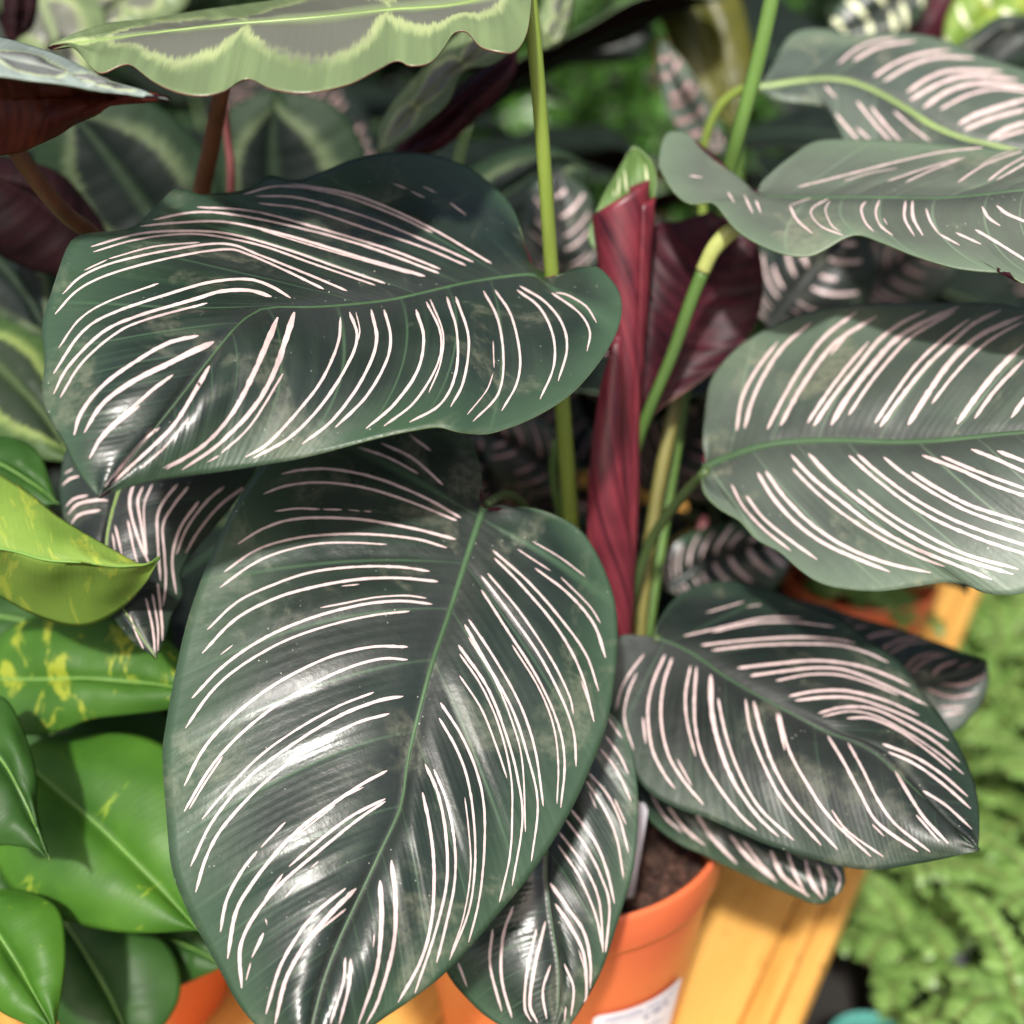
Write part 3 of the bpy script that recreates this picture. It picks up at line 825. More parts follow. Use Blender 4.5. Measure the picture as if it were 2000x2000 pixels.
build_leaf(plant,
 [(1050,548,.503),(1026,538,.501),(910,550,.492),(760,580,.476),(620,596,.461),(540,597,.453),(500,605,.447),(460,635,.439),(410,695,.430),(340,790,.421),(260,890,.413),(193,970,.408)],
 [(1050,548,.503),(1026,505,.511),(1018,450,.520),(998,400,.528),(961,359,.533),(905,321,.535),(837,300,.535),(755,297,.532),(687,310,.528),(631,332,.523),(578,350,.519),(525,339,.516),(485,365,.508),(430,374,.502),(385,376,.500),(345,365,.498),(310,395,.490),(255,445,.482),(167,459,.470),(135,480,.464),(105,560,.451),(82,635,.441),(86,700,.432),(80,765,.425),(92,810,.420),(125,865,.415),(152,915,.411),(193,970,.408)],
 [(1050,548,.503),(1100,539,.503),(1137,524,.503),(1162,516,.502),(1190,539,.496),(1212,576,.488),(1210,628,.478),(1178,692,.467),(1118,763,.455),(1043,812,.447),(968,842,.441),(931,847,.438),(893,843,.434),(855,835,.433),(800,844,.431),(720,862,.429),(560,900,.424),(360,932,.416),(270,945,.411),(210,965,.408),(193,970,.408)],
 TOP, A_TR, bulge=(0.010, 0.0075), pleat=0.0009, npl=11, rib_px=(11, 4), nu=110, nv=30, seed=1, jitter=0.0009,
 label='broad upper left leaf, pink striped, tip pointing to lower left')

B_TR = crop(300, 820, .5, [
 ([(1083,122),(1000,60)],7), ([(1130,255),(1010,150),(890,92)],8), ([(1035,212),(920,150),(800,108)],7),
 ([(1200,383),(1050,300),(860,225),(690,193),(570,197),(500,213)],8), ([(1185,395),(1000,320),(830,267),(660,245),(520,258),(430,290)],7),
 ([(650,350),(560,347),(475,358)],6), ([(735,352),(660,350)],5), ([(805,357),(760,352)],3), ([(850,360),(820,357)],2.5),
 ([(1180,467),(1000,422),(780,387),(560,387),(430,425),(330,485)],8), ([(1145,500),(1020,465),(830,447),(640,452),(500,475),(390,515),(275,595)],7),
 ([(910,487),(760,480),(620,487),(470,525),(370,575),(260,655)],(4,8)), ([(1078,592),(950,575),(790,575),(620,595),(480,640),(330,710),(210,820)],7),
 ([(1110,632),(950,618),(790,625),(620,655),(470,700),(320,780),(190,912)],(8,9)), ([(803,643),(735,650)],4),
 ([(1065,697),(980,687),(860,695),(740,718),(650,735)],5), ([(1088,720),(960,708),(800,725),(600,780),(420,860),(270,965),(150,1088)],(8,9)),
 ([(1000,748),(850,765),(680,805),(500,870),(330,970),(220,1070),(125,1205)],(6,9)), ([(992,887),(850,888),(680,930),(480,1030),(320,1150),(200,1280),(120,1430)],(8,10)),
 ([(992,937),(880,935),(720,985),(520,1090),(360,1210),(230,1350),(120,1530)],(8,9)), ([(860,1065),(720,1120),(560,1210),(420,1310),(300,1430),(190,1560)],7),
 ([(975,1080),(870,1100),(720,1160),(540,1270),(370,1400),(230,1570),(145,1745)],(11,8)), ([(920,1148),(780,1190),(600,1290),(430,1420),(280,1580),(210,1700),(165,1845)],(9,10)),
 ([(270,1315),(200,1420),(140,1520)],6), ([(310,880),(262,918)],4),
 ([(1480,475),(1590,540),(1685,612)],4), ([(1420,505),(1550,590)],4), ([(1590,615),(1700,725),(1745,795)],4),
 ([(1490,580),(1620,680),(1720,800),(1765,930)],(6,9)), ([(1325,510),(1470,640),(1600,790),(1690,920),(1738,1060)],7),
 ([(1330,540),(1440,650),(1580,820),(1670,990),(1720,1180)],7), ([(1305,600),(1430,750),(1550,930),(1620,1070),(1640,1150)],6),
 ([(1280,610),(1380,740),(1500,910),(1590,1080),(1640,1220),(1650,1355)],7), ([(1280,665),(1380,820),(1500,1010),(1580,1190),(1605,1340),(1590,1515)],7),
 ([(1400,880),(1500,1040),(1560,1190),(1580,1340),(1575,1500)],5), ([(1230,780),(1330,930),(1430,1110),(1490,1290),(1522,1510)],7),
 ([(1215,800),(1300,950),(1400,1130),(1460,1310),(1500,1500),(1475,1725)],(9,6)), ([(1230,850),(1330,1010),(1400,1180),(1440,1340),(1452,1610)],5),
 ([(1190,880),(1300,1040),(1370,1210),(1420,1390),(1440,1570),(1400,1820)],(9,6)), ([(1195,915),(1280,1040),(1350,1200),(1395,1390),(1400,1560),(1390,1710),(1350,1885)],6),
 ([(1195,1000),(1280,1130),(1340,1280),(1380,1400)],6),
 ([(1120,1105),(1200,1230),(1260,1370),(1290,1510),(1290,1700),(1270,1880),(1230,2040)],(9,6)), ([(1115,1165),(1180,1280),(1225,1400),(1250,1560),(1255,1740),(1230,1920),(1155,2110)],(9,6)),
 ([(1670,1020),(1705,1120)],4)])
B_TR += crop(300, 1320, .5, [
 ([(912,370),(820,420),(700,500),(580,590),(480,690),(380,820),(320,930),(290,1105)],(10,12)), ([(820,435),(710,490)],4), ([(710,505),(555,625)],4),
 ([(905,480),(770,550),(640,650),(530,745)],9), ([(905,490),(800,560),(640,690),(500,810),(400,930),(340,1060),(345,1220)],(8,12)), ([(515,572),(420,670)],7),
 ([(405,685),(340,770),(285,880),(262,1000)],10), ([(505,775),(435,870)],8), ([(575,800),(515,865)],7), ([(430,1005),(385,1100)],9), ([(380,1120),(362,1190)],5), ([(438,950),(444,972)],6),
 ([(645,725),(615,750)],5), ([(750,830),(640,920),(560,1020),(490,1150),(440,1320)],10), ([(790,830),(690,930),(600,1040),(520,1180),(475,1360)],(16,11)), ([(750,910),(620,1020),(540,1130)],7),
 ([(750,1100),(740,1200),(690,1360)],8), ([(770,1105),(765,1200),(725,1360)],9),
 ([(1215,475),(1230,600),(1238,760),(1210,940),(1160,1090)],4.5), ([(1095,365),(1145,490),(1175,650),(1175,810),(1140,980),(1105,1120)],8),
 ([(1060,345),(1110,460),(1140,610),(1145,800),(1100,1000),(1020,1240)],(11,7)), ([(1050,455),(1080,600),(1095,760),(1085,960),(1040,1120),(955,1275)],(11,9)),
 ([(930,720),(945,880),(935,1060),(880,1260),(830,1360)],(16,9)), ([(885,800),(890,960),(870,1150),(800,1360)],(16,9)), ([(862,1005),(858,1060)],4)])
build_leaf(plant,
 [(945,990,.502),(915,1080,.493),(875,1205,.481),(840,1310,.470),(800,1470,.456),(785,1570,.447),(752,1645,.440),(705,1745,.432),(665,1830,.425),(628,1930,.418),(590,2090,.409)],
 [(945,990,.502),(938,975,.505),(941,935,.510),(933,895,.515),(918,858,.520),(880,832,.522),(800,822,.520),(700,828,.515),(600,850,.508),(535,888,.502),(490,940,.497),(450,1005,.490),(400,1115,.482),(365,1215,.474),(340,1320,.466),(322,1420,.458),(317,1480,.454),(328,1610,.446),(337,1700,.441),(365,1780,.436),(400,1845,.431),(435,1905,.427),(465,1960,.423),(505,2010,.418),(590,2090,.409)],
 [(945,990,.502),(965,996,.503),(1000,991,.506),(1050,995,.509),(1100,1014,.511),(1140,1042,.511),(1175,1100,.508),(1200,1170,.502),(1207,1245,.495),(1202,1320,.488),(1190,1400,.480),(1170,1460,.474),(1120,1575,.463),(1050,1690,.452),(975,1785,.443),(895,1875,.434),(800,1955,.425),(750,1992,.421),(670,2050,.414),(590,2090,.409)],
 TOP, B_TR, bulge=(0.008, 0.006), pleat=0.0010, npl=11, rib_px=(19, 5), nu=110, nv=30, seed=2, jitter=0.0009,
 label='largest front leaf, heavily pink striped, hanging over the pot rim')

C_TR = crop(300, 1320, .5, [
 ([(1775,165),(1830,245)],6), ([(1765,235),(1820,310),(1855,385)],6), ([(1745,285),(1810,370),(1865,490)],6), ([(1700,380),(1770,460),(1820,560),(1855,690)],6), ([(1690,410),(1760,520),(1810,640),(1835,790)],6),
 ([(1630,520),(1720,640),(1770,760),(1800,890)],8), ([(1610,560),(1690,670),(1750,790),(1780,900),(1765,1080)],7), ([(1585,610),(1680,740),(1740,880),(1755,1080)],7), ([(1580,660),(1660,780),(1725,930),(1755,1070)],6),
 ([(1550,810),(1620,910),(1680,1000),(1705,1110),(1705,1220)],(12,8)), ([(1570,890),(1630,980),(1680,1090),(1690,1240),(1680,1275)],(12,8)), ([(1605,1125),(1640,1220),(1630,1330)],7), ([(1610,1290),(1605,1350)],6),
 ([(1405,900),(1365,1020),(1360,1180),(1400,1335)],9), ([(1325,990),(1315,1130),(1360,1310)],8), ([(1190,1120),(1225,1215)],7), ([(1530,960),(1490,1130),(1470,1280),(1500,1355)],10), ([(1495,990),(1460,1150),(1450,1290),(1475,1350)],8),
 ([(1550,1130),(1520,1230),(1535,1340)],7), ([(1660,1070),(1690,1170)],4), ([(1800,480),(1845,580)],5), ([(1700,450),(1730,520)],4)])
build_leaf(plant,
 [(1140,1380,.522),(1105,1500,.514),(1072,1620,.507),(1066,1700,.503),(1075,1790,.498),(1088,1880,.494),(1090,1960,.491),(1082,2030,.489)],
 [(1140,1380,.522),(1060,1400,.530),(960,1480,.530),(880,1620,.524),(852,1760,.514),(858,1860,.507),(878,1910,.503),(905,1945,.500),(950,1988,.496),(1010,2018,.492),(1082,2030,.489)],
 [(1140,1380,.522),(1190,1392,.522),(1225,1440,.518),(1240,1500,.513),(1246,1570,.508),(1242,1660,.502),(1230,1730,.499),(1200,1825,.495),(1168,1908,.492),(1122,1992,.490),(1082,2030,.489)],
 TOP, C_TR, bulge=(0.005, 0.006), pleat=0.0007, npl=9, rib_px=(12, 4), seed=3, jitter=0.0012,
 label='smaller striped leaf behind the front leaf, touching the pot')

D_TR = crop(1200, 1120, 766 / 1932, [
 ([(450,195),(640,140)],4), ([(650,165),(725,155)],3), ([(340,310),(560,260),(740,220),(920,220)],6), ([(480,290),(700,245),(900,243),(1085,265)],6), ([(425,355),(650,330),(900,315),(1080,325),(1190,345)],7),
 ([(480,380),(700,355),(930,348),(1110,355),(1240,390),(1350,440)],7), ([(605,467),(800,445),(1000,430),(1200,455),(1350,505),(1455,555)],8), ([(670,505),(850,480),(1010,465),(1150,480),(1330,550),(1540,650)],8),
 ([(795,530),(950,500),(1100,500),(1250,540),(1400,600)],6), ([(860,605),(1000,580),(1150,580),(1330,625),(1500,700)],8), ([(890,627),(1050,610),(1200,620),(1400,690),(1540,760),(1645,825)],8),
 ([(1005,690),(1130,660),(1280,670),(1450,750),(1580,830),(1700,930)],8), ([(1025,705),(1160,680),(1290,705),(1450,790),(1600,890),(1720,990)],6), ([(1145,715),(1260,715),(1400,775),(1550,880),(1660,970)],7),
 ([(1320,840),(1470,900),(1600,980),(1740,1100)],9), ([(1350,880),(1480,940),(1620,1040),(1755,1160)],8), ([(1520,1070),(1640,1150),(1760,1260)],8),
 ([(145,400),(70,500),(30,580),(10,670)],7), ([(110,490),(65,600),(50,720),(95,870)],6), ([(140,710),(155,840)],7), ([(250,400),(190,540),(165,680),(185,860),(240,980),(298,1060)],8),
 ([(285,415),(240,560),(230,720),(265,890),(340,1020),(440,1140)],8), ([(310,915),(380,1045)],5), ([(375,455),(350,600),(360,740),(400,900)],7), ([(405,460),(395,620),(400,760),(440,920),(520,1060),(620,1190),(700,1265)],8),
 ([(475,500),(480,680),(520,860),(590,1030),(700,1190),(810,1297)],(16,8)), ([(510,615),(550,800),(620,990),(720,1160),(885,1315)],8), ([(645,620),(670,770),(730,930),(830,1120),(1020,1340)],8),
 ([(685,630),(730,800),(790,960),(900,1140),(1100,1360)],(11,8)), ([(800,690),(840,870)],9), ([(810,690),(860,870),(940,1020),(1060,1200),(1265,1395)],8), ([(1070,1165),(1150,1270),(1325,1395)],6),
 ([(1050,800),(1130,930),(1210,1080),(1300,1230),(1495,1370)],9), ([(1150,835),(1220,960),(1300,1120),(1390,1240),(1555,1370)],8), ([(1380,970),(1450,1090),(1530,1210),(1645,1330)],10), ([(1485,1190),(1600,1320)],7), ([(1270,1235),(1330,1295)],5)])
build_leaf(plant,
 [(1283,1246,.558),(1325,1261,.554),(1367,1283,.549),(1422,1322,.541),(1497,1366,.532),(1557,1398,.525),(1616,1427,.518),(1668,1443,.512),(1715,1470,.506),(1765,1518,.499),(1820,1575,.490),(1874,1628,.481),(1912,1661,.475)],
 [(1283,1246,.558),(1281,1232,.561),(1291,1205,.568),(1319,1168,.577),(1359,1144,.583),(1406,1135,.586),(1458,1138,.586),(1517,1156,.582),(1565,1179,.577),(1636,1207,.570),(1696,1251,.561),(1755,1294,.550),(1795,1342,.541),(1842,1398,.529),(1870,1445,.520),(1894,1509,.507),(1910,1576,.493),(1915,1635,.480),(1912,1661,.475)],
 [(1283,1246,.558),(1240,1240,.557),(1205,1245,.556),(1185,1290,.552),(1190,1370,.545),(1215,1460,.535),(1244,1520,.528),(1279,1556,.523),(1331,1582,.518),(1378,1597,.514),(1438,1624,.509),(1501,1651,.503),(1577,1675,.497),(1636,1691,.492),(1708,1699,.487),(1775,1690,.482),(1834,1680,.479),(1882,1669,.476),(1912,1661,.475)],
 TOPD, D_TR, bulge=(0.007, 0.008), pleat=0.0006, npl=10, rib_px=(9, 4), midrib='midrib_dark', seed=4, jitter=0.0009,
 label='dark striped leaf reaching to the lower right above the bench')

E_TR = crop(1200, 1120, 766 / 1932, [
 ([(1220,330),(1300,300),(1410,290)],9), ([(1310,380),(1400,330),(1520,310)],8), ([(1350,400),(1450,345),(1560,335)],7), ([(1430,470),(1500,410),(1600,390)],7), ([(1460,490),(1540,425),(1640,400)],6), ([(1560,510),(1610,460),(1700,430)],10),
 ([(1690,470),(1770,440)],6), ([(1610,545),(1720,550),(1830,500)],9), ([(1540,570),(1660,610),(1790,590)],7), ([(1600,660),(1730,660)],7), ([(1620,700),(1720,680)],8), ([(1160,270),(1260,260)],10), ([(1120,240),(1180,228)],8)])
build_leaf(plant,
 [(1430,1190,.628),(1560,1240,.618),(1680,1290,.610),(1790,1325,.602),(1870,1320,.596),(1928,1291,.590)],
 [(1430,1190,.628),(1500,1165,.634),(1600,1180,.632),(1656,1199,.630),(1715,1215,.627),(1775,1235,.623),(1834,1255,.616),(1874,1271,.608),(1928,1291,.590)],
 [(1430,1190,.628),(1450,1280,.612),(1560,1390,.600),(1680,1440,.594),(1800,1450,.590),(1866,1429,.588),(1895,1402,.588),(1916,1376,.588),(1931,1334,.588),(1928,1291,.590)],
 TOPD, E_TR, bulge=(0.004, 0.004), pleat=0.0005, stripe_mat='stripe_shaded', midrib='midrib_dark', rib_px=(6, 3), seed=5,
 label='very dark striped leaf half hidden at the right')

F_TR = crop(1200, 1120, 766 / 1932, [
 ([(180,1090),(250,1200),(335,1275)],7), ([(265,1150),(350,1260),(448,1340)],9), ([(400,1180),(480,1300),(605,1430)],11), ([(570,1290),(660,1400),(800,1520)],12), ([(635,1320),(720,1430),(790,1500)],9),
 ([(770,1365),(830,1490),(960,1590)],14), ([(850,1370),(890,1480),(940,1570)],10), ([(940,1410),(970,1520),(1030,1605)],13), ([(1000,1430),(1030,1520),(1040,1590)],12), ([(1075,1440),(1110,1500),(1090,1580)],12)])
build_leaf(plant,
 [(1235,1500,.572),(1330,1555,.562),(1440,1610,.552),(1550,1665,.543),(1620,1715,.538),(1632,1750,.536)],
 [(1235,1500,.572),(1290,1480,.576),(1420,1520,.572),(1550,1590,.562),(1630,1660,.550),(1650,1710,.542),(1644,1735,.538),(1632,1750,.536)],
 [(1235,1500,.572),(1245,1550,.568),(1267,1600,.563),(1320,1645,.557),(1370,1669,.553),(1414,1691,.550),(1478,1719,.546),(1529,1742,.542),(1581,1764,.538),(1615,1764,.537),(1632,1750,.536)],
 TOP, F_TR, bulge=(0.004, 0.005), pleat=0.0004, stripe_mat='stripe', rib_px=(8, 3), seed=6,
 label='small striped leaf low over the pot rim at the right')

G_TR = crop(1340, 560, 660 / 1932, [
 ([(290,825),(320,640),(400,480),(525,315)],10), ([(335,810),(380,650),(450,500),(560,340),(715,205)],11), ([(465,815),(560,630),(680,430),(800,280),(975,145)],11), ([(540,795),(640,610),(760,430),(880,300),(1090,170)],13), ([(825,390),(920,280)],8),
 ([(695,780),(800,620),(920,460),(1045,315)],10), ([(730,795),(850,620),(970,470),(1100,310),(1230,210),(1370,140)],12), ([(830,790),(920,640),(1040,480),(1180,320),(1330,220),(1560,115)],(20,13)), ([(930,735),(1040,570),(1160,420),(1300,280),(1540,140)],10),
 ([(1080,780),(1200,600),(1330,430),(1480,290),(1620,185)],10), ([(1110,800),(1240,620),(1380,450),(1530,310),(1650,210),(1800,135)],12), ([(1270,790),(1390,600),(1520,420),(1680,280),(1932,165)],(19,15)), ([(1405,670),(1520,520),(1650,380),(1780,280),(1932,200)],9),
 ([(1550,785),(1660,630),(1780,480),(1932,330)],17), ([(1650,755),(1770,590),(1932,420)],12), ([(1860,750),(1980,580)],14), ([(2010,760),(2100,560)],14),
 ([(260,1130),(330,1260),(450,1390),(600,1510)],8), ([(345,1195),(440,1320),(570,1430),(750,1560)],9), ([(410,1065),(500,1210),(640,1360),(830,1490),(1165,1630)],11), ([(455,1055),(560,1200),(720,1360),(920,1490),(1150,1580),(1400,1635)],11),
 ([(610,1040),(740,1170),(900,1300),(1100,1430),(1300,1530),(1480,1600)],9), ([(600,960),(720,1090),(880,1220),(1080,1370),(1300,1490),(1540,1590),(1750,1675)],11), ([(700,955),(850,1110),(1040,1260),(1260,1410),(1500,1530),(1870,1645)],12), ([(980,1160),(1150,1290),(1350,1410),(1600,1530),(1900,1615)],10),
 ([(930,965),(1060,1080),(1240,1220),(1440,1340),(1700,1450),(1990,1545)],10), ([(980,960),(1120,1080),(1300,1210),(1500,1320),(1700,1400),(1990,1495)],10), ([(1130,975),(1260,1080),(1450,1200),(1650,1300),(1990,1415)],10), ([(1290,1060),(1450,1160),(1650,1260),(1990,1365)],11),
 ([(1350,965),(1550,1040),(1750,1130),(1990,1215)],11), ([(1460,970),(1650,1050),(1990,1175)],10), ([(1630,930),(1780,990),(1990,1085)],11), ([(1780,940),(1990,1020)],12)])
build_leaf(plant,
 [(1376,915,.540),(1408,899,.537),(1477,875,.530),(1545,862,.524),(1647,857,.514),(1750,860,.504),(1852,856,.494),(2000,842,.481),(2150,835,.470),(2320,860,.460)],
 [(1376,915,.540),(1378,880,.545),(1376,840,.551),(1379,795,.556),(1386,748,.560),(1415,703,.562),(1456,666,.562),(1511,635,.561),(1572,611,.559),(1630,598,.556),(1702,592,.551),(1784,590,.545),(1887,589,.537),(1955,594,.531),(2000,604,.526),(2150,650,.508),(2270,750,.480),(2320,860,.460)],
 [(1376,915,.540),(1372,940,.537),(1378,965,.533),(1408,994,.527),(1449,1018,.521),(1477,1052,.515),(1521,1077,.508),(1559,1110,.501),(1600,1137,.495),(1647,1149,.490),(1716,1154,.484),(1784,1146,.479),(1846,1138,.474),(1887,1144,.470),(1921,1158,.466),(1972,1162,.462),(2020,1150,.460),(2150,1100,.456),(2270,980,.456),(2320,860,.460)],
 TOPP, G_TR, bulge=(0.008, 0.008), pleat=0.0006, npl=10, rib_px=(22, 9), nu=100, nv=28, seed=8, jitter=0.0009,
 label='wide striped leaf at the right edge with a pale green midrib')

H_TR = crop(1270, 230, 730 / 1932, [
 ([(760,360),(1000,300),(1250,235),(1500,180),(1720,155)],5), ([(1225,330),(1400,270),(1600,210)],4.5), ([(1320,335),(1450,275),(1630,205)],4.5), ([(1590,335),(1740,240),(1990,150)],5), ([(1700,250),(1800,195),(1880,170)],3), ([(1745,328),(1850,250),(1990,175)],6), ([(1790,325),(1990,205)],5), ([(1000,330),(1130,290),(1280,262)],3),
 ([(400,385),(435,440)],7), ([(485,400),(530,495)],7), ([(545,425),(572,495)],6), ([(720,455),(760,530),(840,600)],7), ([(835,415),(720,455)],3), ([(920,420),(830,480),(880,560),(1000,610)],5), ([(930,430),(905,480),(940,560),(985,590)],4),
 ([(1115,435),(1090,470),(1110,540),(1155,590)],7), ([(1185,425),(1165,490),(1190,560),(1255,610)],7), ([(1205,520),(1225,555)],4), ([(1320,430),(1315,520),(1365,612)],8), ([(1355,430),(1360,520),(1410,610)],10), ([(1425,470),(1450,540),(1490,600)],8),
 ([(1490,600),(1600,660)],6), ([(1580,595),(1710,655)],7), ([(1680,580),(1800,650),(1990,770)],8), ([(1715,460),(1750,520),(1810,560)],9), ([(1790,455),(1850,500),(1990,560)],9), ([(200,300),(270,310)],5)])
build_leaf(plant,
 [(1478,381,.540),(1520,380,.536),(1591,381,.529),(1723,384,.517),(1837,382,.506),(1931,375,.497),(2000,367,.491),(2180,350,.478),(2360,360,.468)],
 [(1478,381,.540),(1487,366,.545),(1497,351,.549),(1527,324,.556),(1557,302,.560),(1584,284,.563),(1618,277,.562),(1686,277,.557),(1799,281,.548),(1912,284,.540),(2000,289,.533),(2150,295,.516),(2290,320,.490),(2360,360,.468)],
 [(1478,381,.540),(1432,366,.545),(1395,340,.552),(1372,302,.559),(1351,266,.565),(1327,256,.566),(1303,258,.564),(1290,290,.556),(1288,320,.549),(1298,345,.542),(1319,377,.534),(1349,396,.528),(1391,393,.527),(1414,419,.520),(1440,449,.513),(1482,476,.507),(1534,496,.501),(1580,500,.498),(1612,487,.497),(1648,466,.497),(1678,459,.495),(1716,472,.490),(1780,498,.482),(1856,521,.474),(1912,529,.470),(1961,533,.466),(2010,552,.461),(2150,560,.457),(2280,480,.460),(2360,360,.468)],
 [M['cal_dust_glare'], M['under'], M['edge']], H_TR, bulge=(0.004, 0.0015), pleat=0.0007, npl=12, rib_px=(9, 6), nu=110, nv=28, seed=9, jitter=0.0008, bend=0.05,
 label='dusty striped leaf, paled with glare in its colour, at the upper right with a curled lobe')

I_TR = crop(1300, 0, 700 / 1932, [
 ([(930,345),(1020,270),(1120,225),(1250,205)],8), ([(1010,330),(1150,255),(1350,220)],10), ([(1120,415),(1240,340),(1380,290),(1535,270)],10), ([(1175,440),(1330,350),(1480,310),(1665,315)],11), ([(1300,500),(1420,420),(1560,380),(1820,385)],11), ([(1320,540),(1480,450),(1640,410),(1900,430)],13),
 ([(1390,580),(1530,490),(1700,450),(1980,475)],13), ([(1480,590),(1640,510),(1800,480),(1980,500)],9), ([(1580,670),(1700,610),(1980,525)],15), ([(1610,700),(1760,640),(1980,580)],13), ([(1740,750),(1850,690),(1980,650)],14), ([(1780,750),(1980,690)],9),
 ([(860,465),(920,530)],8), ([(915,610),(980,690),(1050,770)],8), ([(1030,545),(1120,660),(1220,770)],8), ([(1105,575),(1190,680),(1275,770)],9), ([(1230,600),(1330,690),(1430,765)],7), ([(1030,690),(1120,770)],8)])
build_leaf(plant,
 [(1476,170,.632),(1554,158,.628),(1612,154,.624),(1662,159,.620),(1717,178,.614),(1771,207,.607),(1825,243,.600),(1880,268,.594),(1950,285,.588),(2080,320,.578),(2240,380,.568)],
 [(1476,170,.632),(1503,145,.638),(1521,109,.646),(1535,80,.651),(1561,60,.654),(1608,56,.654),(1662,67,.651),(1735,63,.649),(1807,69,.644),(1862,87,.639),(1916,109,.633),(1970,125,.627),(2030,145,.620),(2150,210,.600),(2240,380,.568)],
 [(1476,170,.632),(1503,186,.627),(1532,196,.624),(1583,203,.620),(1619,214,.616),(1637,235,.611),(1651,272,.604),(1668,305,.598),(1740,345,.590),(1870,390,.580),(2000,420,.572),(2130,425,.568),(2240,380,.568)],
 TOPP, I_TR, bulge=(0.006, 0.004), pleat=0.0006, midrib='midrib_pale', rib_px=(18, 8), seed=10,
 label='striped leaf at the top right with a bright arching midrib')

L_TR = crop(0, 850, 500 / 1932, [
 ([(600,310),(530,330),(470,380)],8), ([(550,255),(490,290)],7), ([(665,455),(560,480),(500,540)],8), ([(815,495),(740,490),(590,520),(515,600)],9), ([(760,565),(600,600),(540,670)],9),
 ([(1010,370),(980,480),(990,600),(1050,800),(1130,980)],9), ([(965,640),(1000,820),(1040,980)],6), ([(1080,390),(1040,500),(1070,700),(1110,950)],7), ([(1150,370),(1090,520),(1090,700),(1110,900)],5), ([(1340,370),(1250,480),(1190,600),(1190,800),(1210,1100)],7),
 ([(1420,390),(1310,530),(1230,680),(1240,900),(1250,1120),(1230,1290)],7), ([(1500,500),(1370,680),(1310,850),(1300,1000),(1330,1200)],8), ([(1690,390),(1560,500),(1410,700),(1330,900)],6), ([(1860,380),(1660,530),(1500,720),(1400,890)],7), ([(870,680),(920,900)],7), ([(850,740),(870,880)],6),
 ([(1100,1230),(1150,1450),(1170,1640)],7), ([(1150,1200),(1190,1440),(1190,1630)],6), ([(1190,1120),(1220,1400),(1225,1550)],8), ([(980,1350),(1030,1500),(1100,1640)],4)])
build_leaf(plant,
 [(300,800,.545),(250,900,.530),(215,1010,.515),(205,1080,.508),(220,1150,.502),(260,1220,.497),(305,1285,.493)],
 [(300,800,.545),(200,810,.545),(135,870,.537),(118,940,.530),(122,1000,.525),(140,1060,.518),(165,1130,.511),(215,1200,.503),(260,1255,.497),(305,1285,.493)],
 [(300,800,.545),(420,800,.552),(500,850,.548),(500,910,.540),(460,980,.531),(410,1040,.524),(375,1085,.519),(355,1120,.515),(358,1160,.511),(335,1200,.506),(322,1245,.500),(305,1285,.493)],
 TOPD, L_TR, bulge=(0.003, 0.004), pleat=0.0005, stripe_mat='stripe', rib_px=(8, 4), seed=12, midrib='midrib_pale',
 label='shaded striped leaf under the upper left leaf')

# rolled young leaf: a spiral tube with a green tip, and the big maroon flap beside it
def rolled(parent, path, rad_px, turns, mats, skew, name='rolled_leaf', label=None, start=0.0, lift=0.0):
    c = catmull(path, 0); n = 60; c = resample(c, np.linspace(0, 1, n))
    W = np.array([P(*p) for p in c]); T = np.gradient(W, axis=0); T /= np.linalg.norm(T, axis=1)[:, None]
    rp = np.interp(np.linspace(0, 1, n), np.linspace(0, 1, len(rad_px)), rad_px) * c[:, 2] / FPX
    m = 64; G = np.zeros((n, m + 1, 3))
    for i in range(n):
        Nn = np.array([1.0, 0, 0]); Nn = Nn - T[i] * (Nn @ T[i]); Nn /= np.linalg.norm(Nn); Bn = np.cross(T[i], Nn)
        for k in range(m + 1):
            a = start + turns * 2 * math.pi * k / m
            r = rp[i] * (1.0 - 0.22 * k / m)
            # slanted top: the outer wrap ends lower than the inner one
            G[i, k] = W[i] + r * (math.cos(a) * Nn * (1 + 0.10 * math.sin(i * 0.13)) + math.sin(a) * Bn * 0.8) + T[i] * ((skew * (k / m - 0.5) + lift * math.cos(a)) * (i / n) ** 4)
    base = base_of(parent)
    V = (G - base).reshape(-1, 3); F = []
    for i in range(n - 1):
        for k in range(m):
            q = i * (m + 1) + k; F.append((q, q + 1, q + m + 2, q + m + 1))
    me = make_mesh(name, V, F)
    uvl = me.uv_layers.new(name='UVMap'); idx = np.empty(len(me.loops), dtype=np.int32); me.loops.foreach_get('vertex_index', idx)
    tt = np.repeat(np.linspace(0, 1, n), m + 1); ss = np.tile(np.linspace(0, 1, m + 1), n)
    UVv = np.stack([ss * 0.55 + tt * 0.45, tt * 0.0 + 0.9], 1)
    uvl.data.foreach_set('uv', UVv[idx].astype(np.float32).ravel())
    o = link(name, me, parent, mats)
    md = o.modifiers.new('thickness', 'SOLIDIFY'); md.thickness = 0.0006; md.offset = 0
    if label: o['label'] = label
    return o
rolled(plant, [(1225,1260,.592),(1212,1120,.584),(1214,980,.577),(1220,800,.567),(1222,640,.560),(1218,500,.555),(1215,395,.552)], (12, 26, 32, 32, 41, 50, 60), 1.35, [M['under_red']], 0.010, 'rolled_leaf', 'tightly rolled dark red young leaf standing upright', start=-1.0, lift=0.0055)
rolled(plant, [(1215,1290,.588),(1200,1150,.574),(1186,1020,.563),(1184,900,.556),(1192,780,.553),(1205,660,.553)], (14, 38, 48, 44, 30, 8), 0.72, [M['under_red']], 0.004, 'leaf_sheath', 'red sheath wrapped round the base of the rolled leaf', start=-2.6)
